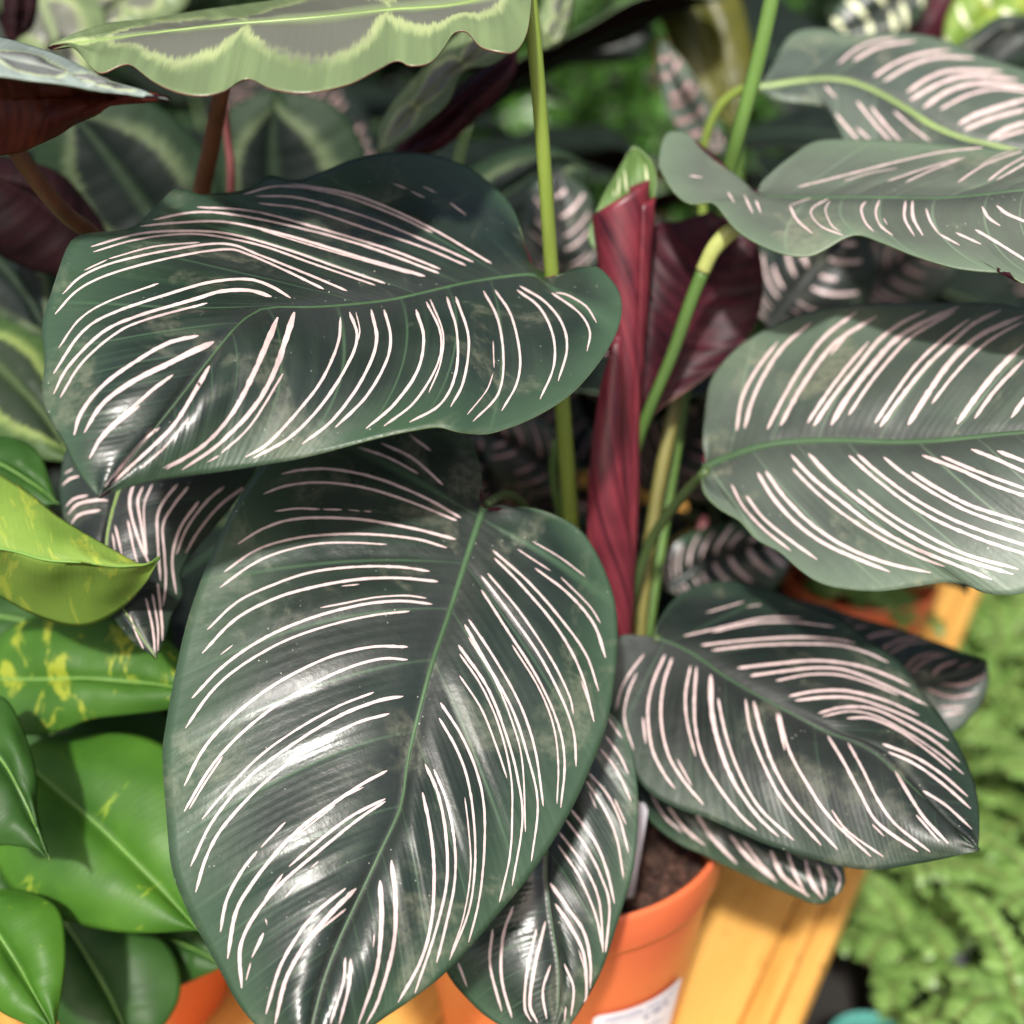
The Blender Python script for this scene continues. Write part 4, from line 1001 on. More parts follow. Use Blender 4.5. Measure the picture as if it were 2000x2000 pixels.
build_leaf(plant, [(1205,520,.562),(1222,420,.560),(1232,350,.558),(1238,287,.556)], [(1205,520,.562),(1150,470,.566),(1170,400,.566),(1200,345,.562),(1225,303,.558),(1238,287,.556)],
 [(1205,520,.562),(1262,460,.560),(1280,380,.557),(1278,325,.556),(1262,302,.556),(1238,287,.556)], [M['under_green'], M['under_red'], M['edge']],
 crop(900, 250, 650 / 1932, [([(915,400),(920,280)],8), ([(965,370),(950,240)],9), ([(1085,320),(1070,210)],8), ([(890,400),(888,355)],5)]), bulge=(-0.003, -0.003), pleat=0, midrib=None, stripe_mat='stripe_cream', seed=20, nu=30, nv=12,
 label='green tip of the rolled leaf with cream dashes')
build_leaf(plant, [(1262,830,.580),(1290,740,.581),(1330,640,.583),(1370,540,.585),(1410,460,.588),(1432,408,.591)],
 [(1262,830,.580),(1248,760,.576),(1248,640,.576),(1256,520,.577),(1268,448,.580),(1330,432,.585),(1390,414,.589),(1432,408,.591)],
 [(1262,830,.580),(1300,790,.580),(1365,745,.580),(1430,700,.580),(1472,640,.581),(1490,570,.583),(1488,510,.585),(1470,450,.588),(1432,408,.591)],
 [M['cal_dark'], M['under'], M['edge_red']], (), bulge=(0.006, -0.004), pleat=0.0007, npl=9, under=True, midrib=None, seed=21, label='maroon underside of a leaf behind the bent petiole')

# further striped leaves of the same plant, deeper in
def back_leaf(mid, Lp, Rp, auto, mats=TOPD, sm='stripe_shaded', seed=0, parent=plant, label=None, **kw):
    return build_leaf(parent, mid, Lp, Rp, mats, (), auto=auto, stripe_mat=sm, seed=seed, nu=44, nv=14, pleat=0.0005, label=label, bend=0.3, **{'p_def': 0.5, **kw})
back_leaf([(1500,640,.70),(1560,560,.69),(1620,490,.685),(1680,440,.68)], [(1500,640,.70),(1470,590,.70),(1465,520,.70),(1500,450,.70),(1580,410,.69),(1680,440,.68)], [(1500,640,.70),(1600,650,.70),(1690,600,.69),(1706,540,.685),(1703,480,.68),(1680,440,.68)], (5, .011, .12, .85), sm='stripe', seed=31, midrib=None, label='blurred striped leaf between the right hand leaves')
back_leaf([(1110,560,.70),(1095,480,.69),(1085,400,.69),(1090,330,.69)], [(1110,560,.70),(1040,520,.69),(1018,440,.69),(1030,370,.69),(1090,330,.69)], [(1110,560,.70),(1160,520,.69),(1165,440,.69),(1145,370,.69),(1090,330,.69)], (4, .012, .1, .9), sm='stripe', seed=32, midrib=None, label='blurred striped leaf behind the lime stem')
back_leaf([(1260,960,.74),(1340,860,.73),(1420,760,.72),(1500,690,.71)], [(1260,960,.74),(1220,860,.73),(1290,740,.72),(1400,660,.71),(1500,690,.71)], [(1260,960,.74),(1380,980,.73),(1470,900,.72),(1510,790,.71),(1500,690,.71)], (6, .009, .1, .9), seed=33, midrib=None, label='dark striped leaf deep behind the stems')
back_leaf([(1300,1150,.69),(1390,1090,.685),(1470,1060,.68),(1550,1080,.675)], [(1300,1150,.69),(1290,1090,.69),(1350,1040,.69),(1450,1020,.68),(1550,1080,.675)], [(1300,1150,.69),(1380,1180,.68),(1480,1170,.675),(1530,1130,.672),(1550,1080,.675)], (5, .012, .1, .9), mats=TOP, sm='stripe', seed=34, midrib=None, label='striped leaf tucked under the wide right leaf')
back_leaf([(1130,960,.66),(1050,900,.65),(990,860,.65),(940,840,.65)], [(1130,960,.66),(1120,880,.65),(1060,820,.65),(980,800,.65),(940,840,.65)], [(1130,960,.66),(1060,970,.65),(990,950,.65),(950,900,.65),(940,840,.65)], (4, .011, .1, .9), seed=35, midrib=None, label='shaded striped leaf behind the front leaf base')
back_leaf([(980,1020,.68),(970,950,.67),(950,900,.67),(900,860,.67)], [(980,1020,.68),(1060,960,.67),(1040,880,.67),(960,840,.67),(900,860,.67)], [(980,1020,.68),(900,1000,.67),(870,940,.67),(880,890,.67),(900,860,.67)], (4, .011, .1, .9), seed=36, midrib=None, label='dim striped leaf between front leaf and stems')
back_leaf([(1640,600,.80),(1720,540,.80),(1800,490,.79),(1880,450,.79)], [(1640,600,.80),(1660,500,.80),(1740,440,.80),(1880,450,.79)], [(1640,600,.80),(1760,620,.80),(1850,560,.79),(1880,450,.79)], (5, .009, .1, .9), seed=37, midrib=None, label='dark leaf with reddish stripes under the curled leaf')

# ------------------------------------------------------------------ painted (medallion) plant at the top left
painted = empty('painted_calathea', np.array([-0.17, 0.20, 0.13]), 'plant with broad leaves marked by pale zigzag rings, upper left', 'potted plant')
PT = [M['painted'], M['under'], M['edge_red']]; PTD = [M['painted_dark'], M['under_dark'], M['edge_red']]
build_leaf(painted, [(1040,-40,.470),(900,5,.462),(750,15,.456),(600,28,.452),(450,42,.452),(300,60,.456),(190,75,.462),(95,92,.470)],
 [(1040,-40,.470),(980,-110,.500),(800,-110,.520),(650,-50,.520),(560,-8,.512),(480,8,.508),(370,22,.500),(300,32,.494),(220,42,.488),(160,62,.480),(95,92,.470)],
 [(1040,-40,.470),(1036,20,.455),(1026,70,.446),(1005,98,.440),(975,97,.438),(938,86,.440),(912,58,.446),(888,60,.446),(868,90,.438),(840,120,.430),(800,127,.428),(775,118,.431),(735,138,.425),(680,165,.418),(600,180,.414),(530,171,.416),(482,152,.424),(440,176,.418),(395,188,.416),(345,182,.418),(300,162,.424),(258,130,.436),(235,130,.438),(195,142,.438),(165,115,.448),(140,90,.462),(118,88,.466),(95,92,.470)],
 PT, (), bulge=(0.004, 0.003), pleat=0.0004, npl=9, midrib='midrib_pale', rib_px=(10, 5), nu=130, nv=26, seed=41, bend=0.02, label='big green leaf, paled with glare in its colour, with a jagged lime ring along the top')
build_leaf(painted, [(-160,90,.400),(0,110,.402),(150,145,.405),(250,175,.407),(330,195,.408)],
 [(-160,90,.400),(-100,60,.42),(0,73,.425),(80,94,.424),(160,130,.420),(240,165,.414),(330,195,.408)],
 [(-160,90,.400),(-100,150,.388),(0,150,.392),(120,166,.396),(230,182,.402),(330,195,.408)],
 [M['painted_glare'], M['under_dark'], M['edge']], (), bulge=(0.003, 0.003), pleat=0.0004, npl=9, midrib=None, seed=42, label='leaf edge with silvery glare in its colour at the left, seen nearly edge on')
build_leaf(painted, [(312,192,.418),(230,190,.424),(120,190,.430),(-60,200,.440)], [(312,192,.418),(230,178,.420),(120,160,.424),(-60,140,.430)],
 [(312,192,.418),(250,200,.420),(200,212,.424),(185,225,.426),(140,240,.430),(100,270,.434),(50,292,.440),(20,300,.444),(-60,310,.45)],
 [M['painted_dark'], mat_underside('maroon underside with glow', (0.05, 0.010, 0.008), (0.16, 0.035, 0.014), 0.4, (0.75, 0.16, 0.03)), M['edge_red']], (), bulge=(0.002, 0.006), pleat=0.0009, npl=9, under=True, midrib=None, seed=43, nu=50, nv=16, label='maroon underside glowing orange at the far left')
stem(painted, [(-40, 170, .44), (10, 260, .455), (70, 350, .475), (130, 420, .50), (190, 470, .53), (260, 600, .58), (300, 900, .66)], (17, 18, 17, 17, 15), M['stem_brown'])
stem(painted, [(440, 150, .50), (428, 200, .51), (412, 290, .54), (392, 390, .57), (370, 600, .63), (330, 900, .68)], (16, 17, 17, 18, 16), M['stem_brown'])
stem(painted, [(438, 200, .56), (445, 270, .575), (452, 360, .59), (440, 600, .64)], 8, M['stem_pink'])
def bl(mid, L, Rr, mats, seed, label, parent=painted, **kw):
    kw.setdefault('midrib', None)
    return build_leaf(parent, mid, L, Rr, mats, (), seed=seed, nu=48, nv=14, label=label, **kw)
bl([(380,560,.66),(300,430,.65),(230,330,.64),(150,230,.63),(110,190,.63)], [(380,560,.66),(250,560,.66),(130,460,.65),(70,350,.64),(70,250,.63),(110,190,.63)], [(380,560,.66),(430,460,.66),(420,330,.65),(330,220,.64),(200,170,.63),(110,190,.63)], PTD, 44, 'blurred dark leaf with a pale ring behind the brown stem')
bl([(230,520,.60),(150,450,.59),(60,380,.58),(-60,330,.57)], [(230,520,.60),(190,420,.60),(120,340,.59),(40,310,.585),(-60,300,.58)], [(230,520,.60),(120,540,.59),(0,500,.58),(-80,420,.57),(-60,330,.57)], [M['under_dark'], M['under_dark'], M['edge_red']], 45, 'very dark maroon leaf at the left below the brown stem')
bl([(560,560,.72),(540,420,.71),(530,300,.70),(540,170,.69)], [(560,560,.72),(450,480,.71),(410,340,.70),(440,220,.69),(540,170,.69)], [(560,560,.72),(680,480,.71),(720,330,.70),(660,210,.69),(540,170,.69)], PTD, 46, 'dark leaf with pale blotches in the upper middle')
bl([(735,300,.58),(800,220,.575),(870,150,.568),(950,90,.56),(1030,20,.55)], [(735,300,.58),(750,230,.585),(810,150,.585),(880,80,.58),(960,20,.57),(1030,20,.55)], [(735,300,.58),(800,265,.568),(870,200,.558),(905,140,.552),(960,120,.548),(1000,90,.545),(1030,20,.55)],
   [M['painted'], M['under'], M['edge']], 47, 'narrow curled pale green leaf behind the lime stem', bulge=(0.004, -0.006))
bl([(760,310,.60),(850,250,.59),(930,180,.585),(1010,100,.58)], [(760,310,.60),(830,230,.595),(920,150,.59),(1010,100,.58)], [(760,310,.60),(860,290,.59),(940,220,.585),(1000,150,.58),(1010,100,.58)], [M['cal_dark'], M['under'], M['edge_red']], 48, 'maroon underside of the narrow curled leaf', under=True)
bl([(-120,640,.62),(-20,700,.60),(70,790,.585),(150,905,.57)], [(-120,640,.62),(0,610,.62),(90,660,.61),(135,760,.595),(160,850,.58),(150,905,.57)], [(-120,640,.62),(-100,780,.59),(-20,860,.58),(70,895,.57),(150,905,.57)], [M['painted_mid'], M['under'], M['edge']], 49, 'green leaf with pale jagged markings at the left edge')
bl([(-120,430,.64),(-40,480,.63),(40,560,.62),(110,680,.61)], [(-120,430,.64),(-20,420,.64),(70,450,.63),(120,540,.62),(110,680,.61)], [(-120,430,.64),(-110,560,.63),(-20,640,.62),(60,690,.61),(110,680,.61)], PTD, 50, 'dark green leaf at the left edge above the marked one')
bl([(60,-80,.72),(80,0,.71),(110,90,.70),(120,200,.69)], [(60,-80,.72),(0,-20,.72),(20,80,.71),(70,170,.70),(120,200,.69)], [(60,-80,.72),(170,-40,.72),(210,50,.71),(190,150,.70),(120,200,.69)], PT, 51, 'blurred green and cream leaf in the top left corner')
bl([(40,-60,.66),(45,0,.66),(40,60,.66),(20,90,.66)], [(40,-60,.66),(10,-20,.66),(0,40,.66),(20,90,.66)], [(40,-60,.66),(75,-20,.66),(65,50,.66),(20,90,.66)], [M['under_dark'], M['under_dark'], M['edge']], 52, 'dark purple leaf in the top left corner')
bl([(340,-90,.74),(280,-30,.73),(210,20,.72),(150,60,.71)], [(340,-90,.74),(230,-80,.73),(160,-10,.72),(150,60,.71)], [(340,-90,.74),(370,0,.73),(280,60,.72),(150,60,.71)], PT, 53, 'blurred lime leaf at the top left')
bl([(1130,-60,.68),(1110,0,.68),(1085,60,.67),(1060,100,.67)], [(1130,-60,.68),(1075,-30,.68),(1050,40,.67),(1060,100,.67)], [(1130,-60,.68),(1120,20,.68),(1100,80,.67),(1060,100,.67)], PT, 54, 'small green leaf piece right of the lime stem')
bl([(870,480,.72),(980,380,.71),(1080,320,.70),(1160,330,.69)], [(870,480,.72),(880,360,.72),(980,300,.71),(1080,285,.70),(1160,330,.69)], [(870,480,.72),(1000,470,.71),(1090,420,.70),(1160,330,.69)], PTD, 55, 'dark arching leaf with a pale rim behind the stem')

# ------------------------------------------------------------------ golden pothos at the left
pothos = empty('pothos_plant', np.array([-0.19, 0.03, 0.10]), 'trailing plant with heart-shaped green leaves splashed with yellow', 'potted plant')
def pl(mid, L, Rr, mat, seed, label, **kw):
    kw.setdefault('pleat', 0.00035); kw.setdefault('npl', 6); kw.setdefault('thick', 0.0004)
    return build_leaf(pothos, mid, L, Rr, [M[mat], M['pothos_under'], M['edge']], (), seed=seed, nu=56, nv=16, midrib='pothos_mid', rib_px=(7, 3), label=label, **kw)
pl([(-110,1050,.482),(0,1075,.475),(100,1098,.470),(200,1108,.466),(262,1108,.463),(290,1103,.461),(312,1088,.459)],
   [(-110,1050,.482),(-100,880,.512),(-40,895,.508),(0,925,.503),(60,962,.496),(120,1012,.488),(200,1062,.478),(262,1096,.468),(292,1100,.463),(312,1088,.459)],
   [(-110,1050,.482),(-100,1150,.508),(-20,1155,.507),(60,1200,.508),(120,1219,.506),(180,1218,.502),(240,1190,.492),(280,1145,.477),(300,1110,.465),(312,1088,.459)], 'pothos_gold', 61, 'lime green folded leaf with yellow lower half', bulge=(0.004, -0.003))
pl([(-60,1330,.560),(60,1325,.550),(180,1325,.543),(300,1335,.537),(420,1360,.530)], [(-60,1330,.560),(0,1240,.565),(90,1200,.562),(200,1205,.556),(320,1240,.548),(420,1360,.530)],
   [(-60,1330,.560),(0,1420,.548),(70,1436,.543),(130,1425,.540),(190,1402,.538),(320,1388,.534),(420,1360,.530)], 'pothos_spot', 62, 'yellow speckled leaf below the folded lime leaf', bulge=(0.005, 0.005))
pl([(-80,1400,.515),(0,1480,.505),(50,1570,.498),(97,1682,.490)], [(-80,1400,.515),(0,1360,.520),(50,1430,.512),(70,1520,.503),(80,1620,.495),(97,1682,.490)],
   [(-80,1400,.515),(-110,1520,.500),(-40,1640,.493),(20,1652,.491),(60,1658,.490),(97,1682,.490)], 'pothos_deep', 63, 'dark green pointed leaf at the far left', bulge=(0.004, 0.004))
pl([(30,1470,.560),(110,1540,.548),(200,1620,.537),(300,1720,.527),(390,1818,.518)], [(30,1470,.560),(130,1430,.565),(280,1440,.556),(400,1520,.545),(430,1640,.533),(425,1750,.524),(390,1818,.518)],
   [(30,1470,.560),(-30,1560,.548),(-25,1650,.541),(10,1725,.534),(60,1770,.530),(120,1798,.526),(200,1816,.522),(300,1822,.519),(390,1818,.518)], 'pothos', 64, 'large bright green leaf left of the front striped leaf', bulge=(0.005, 0.007))
pl([(-60,1740,.520),(0,1830,.508),(60,1930,.498),(110,2020,.490)], [(-60,1740,.520),(40,1735,.520),(110,1770,.514),(128,1840,.506),(122,1930,.498),(110,2020,.490)],
   [(-60,1740,.520),(-100,1850,.505),(-20,1960,.496),(50,2000,.492),(110,2020,.490)], 'pothos', 65, 'green pointed leaf in the bottom left corner', bulge=(0.004, 0.004))
pl([(120,1790,.575),(170,1870,.566),(220,1960,.558),(270,2070,.550)], [(120,1790,.575),(240,1790,.575),(330,1850,.568),(350,1950,.560),(270,2070,.550)],
   [(120,1790,.575),(80,1880,.566),(110,1990,.557),(180,2060,.552),(270,2070,.550)], 'pothos_deep', 66, 'deep green leaf at the bottom beside the orange pot edge', bulge=(0.004, 0.004))
pl([(200,1800,.592),(290,1820,.586),(370,1850,.580),(440,1885,.575)], [(200,1800,.592),(300,1770,.592),(400,1790,.586),(440,1885,.575)], [(200,1800,.592),(250,1890,.583),(330,1928,.578),(410,1900,.575),(440,1885,.575)], 'pothos_deep', 67, 'green leaf end touching the front striped leaf', bulge=(0.003, 0.003))
pl([(-100,870,.545),(-10,900,.540),(60,940,.536),(115,985,.532)], [(-100,870,.545),(0,850,.548),(70,880,.543),(115,985,.532)], [(-100,870,.545),(-60,960,.535),(40,1000,.530),(115,985,.532)], 'pothos_deep', 68, 'small dark leaf behind the folded lime leaf', bulge=(0.003, 0.003))
pl([(-120,1190,.60),(40,1210,.59),(180,1250,.585),(330,1320,.58)], [(-120,1190,.60),(0,1100,.61),(200,1110,.60),(330,1200,.59),(330,1320,.58)], [(-120,1190,.60),(-60,1300,.59),(120,1360,.585),(330,1320,.58)], 'pothos_deep', 69, 'shaded leaf behind the speckled leaf', bulge=(0.004, 0.004))
pl([(0,1400,.60),(150,1450,.59),(300,1520,.585),(430,1600,.58)], [(0,1400,.60),(150,1370,.61),(330,1400,.60),(430,1600,.58)], [(0,1400,.60),(80,1530,.59),(260,1640,.585),(430,1600,.58)], 'pothos_deep', 70, 'deep shaded leaf above the large bright leaf', bulge=(0.004, 0.004))
pl([(-140,1560,.60),(0,1700,.59),(120,1820,.585),(260,1900,.58)], [(-140,1560,.60),(0,1560,.61),(180,1680,.60),(260,1900,.58)], [(-140,1560,.60),(-100,1760,.59),(60,1900,.585),(260,1900,.58)], 'pothos_deep', 71, 'shaded leaf low at the left between brighter leaves', bulge=(0.004, 0.004))
for pts in ([(-110,1050,.482),(-160,1090,.50),(-60,1300,.56),(150,1800,.64),(280,2000,.66)], [(-60,1330,.56),(-90,1400,.58),(100,1750,.64),(280,2000,.66)], [(30,1470,.56),(20,1550,.59),(150,1800,.64),(290,2000,.66)], [(120,1790,.575),(160,1850,.60),(250,1960,.64),(300,2020,.66)]):
    stem(pothos, pts, 8, M['stem_green'])
ppot = make_pot(np.array([-0.212, 0.035, 0.0028]), 0.060, 0.100, 'orange plastic pot mostly hidden under the yellow-splashed trailing plant')
s = soil(np.array([-0.212, 0.035, 0.0028 + 0.077]), 0.053, 5); tag(s, 'dark soil under the trailing plant leaves', 'soil')

# ------------------------------------------------------------------ ferns, trays and small pots beyond the bench
def mat_fern(name, a, c):
    m, nt, out = new_mat(name); b = NB(nt)
    oi = b.n('ShaderNodeObjectInfo')
    tc = b.n('ShaderNodeTexCoord').outputs['Object']
    f = b.math('ADD', b.math('MULTIPLY', oi.outputs['Random'], 0.7), b.math('MULTIPLY', b.noise(tc, 200.0, 2), 0.4))
    col = b.mix(f, a, c)
    finish_leaf(b, out, col, 0.34, None, b.mix(0.5, col, (0.25, 0.45, 0.03)), 0.3)
    return m
M['fern'] = mat_fern('fern leaflet', (0.10, 0.21, 0.040), (0.29, 0.46, 0.13))
M['fern_stem'] = mat_plain('fern rachis', (0.13, 0.10, 0.03), 0.5)

def leaflet_mesh():
    V = []; F = []
    n = 6
    for i in range(n + 1):
        t = i / n
        w = 0.5 * (math.sin(math.pi * min(1, t * 0.94 + 0.05)) ** 0.6)
        z = 0.10 * math.sin(math.pi * t) - 0.18 * t * t
        V += [(-w, t, z - 0.10 * w), (0, t, z + 0.03), (w, t, z - 0.10 * w)]
    for i in range(n):
        for k in range(2):
            q = i * 3 + k; F.append((q, q + 1, q + 4, q + 3))
    me = make_mesh('leaflet', V, F); me.materials.append(M['fern']); return me
LEAFLET = leaflet_mesh()

def fern(loc, n_fronds, length, label, seed, size=0.013, up=0.5, budget=296, tilt=(0, 0)):
    rs = random.Random(seed)
    t = empty('fern', loc, label, 'fern', 'ferns in the display')
    per = max(4, budget // n_fronds)
    for k in range(n_fronds):
        az = 2 * math.pi * (k + rs.uniform(-0.3, 0.3)) / n_fronds
        ln = length * rs.uniform(0.65, 1.1); el = rs.uniform(0.25, 1.15) * up
        pts = []
        for i in range(13):
            s = i / 12
            r = ln * s * math.cos(el * (1 - 0.3 * s)); z = ln * (math.sin(el) * s * 1.25 - 0.62 * s * s)
            pts.append((math.cos(az + 0.25 * s) * r + tilt[0] * s, math.sin(az + 0.25 * s) * r + tilt[1] * s, z))
        pts = np.array(pts)
        fr = link('frond', tube_mesh('frond', pts, np.linspace(0.0011, 0.0005, 13), 5), t, [M['fern_stem']])
        pairs = per // 2
        for j in range(pairs):
            s = 0.14 + 0.84 * (j + 0.5) / pairs
            f = s * 12; i0 = min(11, int(f)); p = pts[i0] * (1 - (f - i0)) + pts[i0 + 1] * (f - i0)
            tang = Vector(pts[i0 + 1] - pts[i0]).normalized()
            sz = size * (0.7 + 0.5 * math.sin(math.pi * min(1, s * 0.9 + 0.1))) * rs.uniform(0.85, 1.15)
            for sg in (-1, 1):
                lat = tang.cross(Vector((0, 0, 1))).normalized() * sg
                yv = (lat * 1.0 + tang * 0.45 + Vector((0, 0, rs.uniform(-0.25, 0.2)))).normalized()
                zv = (Vector((0, 0, 1)) + Vector((rs.uniform(-.4, .4), rs.uniform(-.4, .4), 0))).normalized()
                xv = yv.cross(zv).normalized(); zv = xv.cross(yv)
                o = bpy.data.objects.new('leaflet', LEAFLET); COL.objects.link(o); o.parent = fr
                mt = Matrix((xv, yv, zv)).transposed().to_4x4()
                o.matrix_local = Matrix.Translation(Vector(p)) @ mt @ Matrix.Diagonal((sz * 0.62, sz, sz, 1))
    return t

# black nursery tray on the ground with ridged edge
def tray(loc, sx, sy, h, rot, label):
    t = empty('nursery_tray', loc, label, 'tray', 'black trays by the bench'); t.rotation_euler = (0, 0, rot)
    link('floor', box_mesh('floor', sx, sy, 0.004, 0), t, [M['black']]).location = (0, 0, 0.0022)
    for (x, y, a, b_) in ((sx / 2, 0, 0.005, sy), (-sx / 2, 0, 0.005, sy), (0, sy / 2, sx - 0.006, 0.005), (0, -sy / 2, sx - 0.006, 0.005)):
        link('side', box_mesh('side', a, b_, h, 0.001), t, [M['black']]).location = (x, y, h / 2 + 0.0045)
    lip = [(sx / 2 + 0.004, 0, 0.012, sy + 0.012), (-sx / 2 - 0.004, 0, 0.012, sy + 0.012), (0, sy / 2 + 0.004, sx - 0.005, 0.012), (0, -sy / 2 - 0.004, sx - 0.005, 0.012)]
    for (x, y, a, b_) in lip:
        link('lip', box_mesh('lip', a, b_, 0.006, 0.002), t, [M['grey_rod']]).location = (x, y, h + 0.0078)
    return t
FZ = GROUND_Z
tc_ = BO + BD * 0.25 - BN * 0.190
tr1 = tray((float(tc_[0]), float(tc_[1]), FZ), 0.26, 0.62, 0.102, bang - math.pi / 2, 'long black nursery tray with a grey rim beside the bench')

def small_pot(x, y, z, r, h, mat, label, name='nursery_pot', grp='small nursery pots'):
    return make_pot(np.array([x, y, z]), r, h, label, 'plant pot', grp, mat, name)
fern_spots = [
 (0.180, -0.027, 14, 0.080, 'front fern hanging beside the bench edge'),
 (0.255, -0.027, 14, 0.085, 'second fern along the bench edge'),
 (0.335, -0.027, 14, 0.085, 'third fern along the bench edge'),
 (0.420, -0.027, 14, 0.085, 'fern right below the very dark leaf'),
 (0.465, -0.027, 14, 0.090, 'fern squeezed in below the far orange pot'),
 (0.510, -0.027, 14, 0.090, 'fern beside the far bench end'),
 (0.115, -0.098, 14, 0.090, 'lowest fern in the grey rimmed tray'),
 (0.215, -0.098, 14, 0.100, 'second tray fern from the bottom'),
 (0.320, -0.098, 14, 0.105, 'third tray fern from the bottom'),
 (0.430, -0.100, 14, 0.110, 'fourth tray fern from the bottom'),
 (0.280, -0.190, 14, 0.110, 'fern at the right edge'),
 (0.520, -0.180, 14, 0.110, 'fern near the wide striped leaf'),
 (0.600, -0.030, 14, 0.100, 'fern just past the far orange pot'),
 (0.700, -0.060, 14, 0.130, 'farthest fern beyond the bench'),
]
for i, (al, ac, n, ln, lb) in enumerate(fern_spots):
    c_ = BO + BD * al + BN * ac; x, y = float(c_[0]), float(c_[1])
    gap = ac > -0.05
    z = FZ + (0.0046 if (al < 0.6 and not gap) else 0.0); h = (0.105 if al < 0.4 else 0.135) if gap else 0.130
    small_pot(x, y, z, 0.022 if gap else 0.034, h, 'black', 'black nursery pot holding the ' + lb)
    fern((x, y, z + h - 0.012), n, ln, lb, 100 + i, up=1.1, size=0.0125)
small_pot(0.188, 0.088, FZ, 0.027, 0.090, 'teal', 'turquoise plastic pot rim peeking out below the bench edge', 'turquoise_pot', None)
s = soil(np.array([0.188, 0.088, FZ + 0.070]), 0.024, 9); tag(s, 'pale soil in the turquoise pot', 'soil')

opot = make_pot(np.array([0.212, 0.318, 0.0028]), 0.051, 0.085, 'second orange pot farther along the bench, fern hanging over it')
fern((0.212, 0.318, 0.082), 13, 0.070, 'fern growing in the far orange pot on the bench', 200, size=0.0125, up=0.8)

# ------------------------------------------------------------------ background plants behind the bench
def template_leaf(length, width, droop, mats, auto, seed, stripe_mat, fold=0.12):
    """a leaf along +Y from the origin, tip drooping; returned as a list (mesh leaf, children)"""
    nu, nv = 26, 8
    u = np.linspace(0, 1, nu + 1); K = 2 * nv + 1; G = np.zeros((nu + 1, K, 3))
    for k in range(K):
        v = (k - nv) / nv
        w = width * 0.5 * np.sin(np.pi * u ** 0.85) ** 0.65
        y = length * (u + 0.55 * abs(v) ** 1.3 * u * (1 - u) ** 0.8 - 0.02 * abs(v))
        G[:, k, 0] = v * w; G[:, k, 1] = y
        G[:, k, 2] = -droop * length * u ** 2 + fold * abs(v) * w - 0.10 * width * v * v * np.sin(np.pi * u) + 0.012 * length * np.sin(u * 14 + seed) * abs(v) ** 2
    rng = np.random.default_rng(seed)
    dummy = empty('template', (0, 0, 0), 'x', 'x')
    o = leaf_from_grid(dummy, G, u, nv, mats, (), 0.0006, 8, False, 'midrib_dark', (8, 3), 0.0006, stripe_mat, auto, 'leaf', None, rng, None, 0.0006, np.zeros(3), rib_r=(0.0013, 0.0004), face=np.array([0, 0, 1.0]))
    kids = list(o.children)
    o.parent = None
    bpy.data.objects.remove(dummy)
    return o, kids
TEMPL = {
 'striped': [template_leaf(0.17, 0.095, d, [M['back_dark'], M['under_dark'], M['edge']], (7, .009, .1, .88), 300 + i, 'stripe_shaded') for i, d in enumerate((0.25, 0.5))],
 'painted': [template_leaf(0.17, 0.11, d, [M['painted_dark'], M['under_dark'], M['edge_red']], None, 310 + i, 'stripe') for i, d in enumerate((0.25, 0.5))],
 'plain': [template_leaf(0.19, 0.07, d, [M['pothos_deep'], M['pothos_under'], M['edge']], None, 320 + i, 'stripe') for i, d in enumerate((0.2, 0.55))],
 'dark': [template_leaf(0.20, 0.10, d, [M['back_dark'], M['under_dark'], M['edge']], None, 330 + i, 'stripe') for i, d in enumerate((0.2, 0.5))],
}
def bush(loc, kind, n, height, spread, label, seed, name, scale=1.0, stem_mat='stem_dark', toward=None):
    rs = random.Random(seed)
    t = empty(name, loc, label, 'potted plant', 'plants standing behind')
    for k in range(n):
        az = 2 * math.pi * (k * 0.618 + rs.uniform(-0.06, 0.06)); hh = height * (0.35 + 0.65 * ((k + 0.5) / n)) * rs.uniform(0.9, 1.1)
        rad = spread * rs.uniform(0.25, 1.0) * (0.5 + 0.5 * (1 - k / n))
        tip = Vector((math.cos(az) * rad, math.sin(az) * rad, hh))
        pts = [(0, 0, 0), (tip.x * 0.25, tip.y * 0.25, hh * 0.45), (tip.x * 0.6, tip.y * 0.6, hh * 0.85), tuple(tip)]
        c = np.stack([np.interp(np.linspace(0, 1, 49), np.linspace(0, 1, 49), catmull(np.array(pts), 0)[:, q]) for q in range(3)], 1)
        link('stem', tube_mesh('stem', c[::4], np.linspace(0.0035, 0.0022, len(c[::4])), 6), t, [M[stem_mat]])
        src, kids = rs.choice(TEMPL[kind])
        lf = src.copy(); COL.objects.link(lf); lf.parent = t
        sc = scale * rs.uniform(0.8, 1.15)
        pit = rs.uniform(-0.1, 0.75)
        lf.matrix_local = Matrix.Translation(tip) @ Matrix.Rotation(az - math.pi / 2, 4, 'Z') @ Matrix.Rotation(pit, 4, 'X') @ Matrix.Rotation(rs.uniform(-0.3, 0.3), 4, 'Y') @ Matrix.Scale(sc, 4)
        for kd in kids:
            kc = kd.copy(); COL.objects.link(kc); kc.parent = lf; kc.matrix_local = Matrix.Identity(4)
    return t
def bpot(x, y, r=0.06, h=0.11, mat='black', label=''):
    return make_pot(np.array([x, y, 0.0 if mat == 'x' else 0.0028]), r, h, label, 'plant pot', 'pots standing behind', mat)

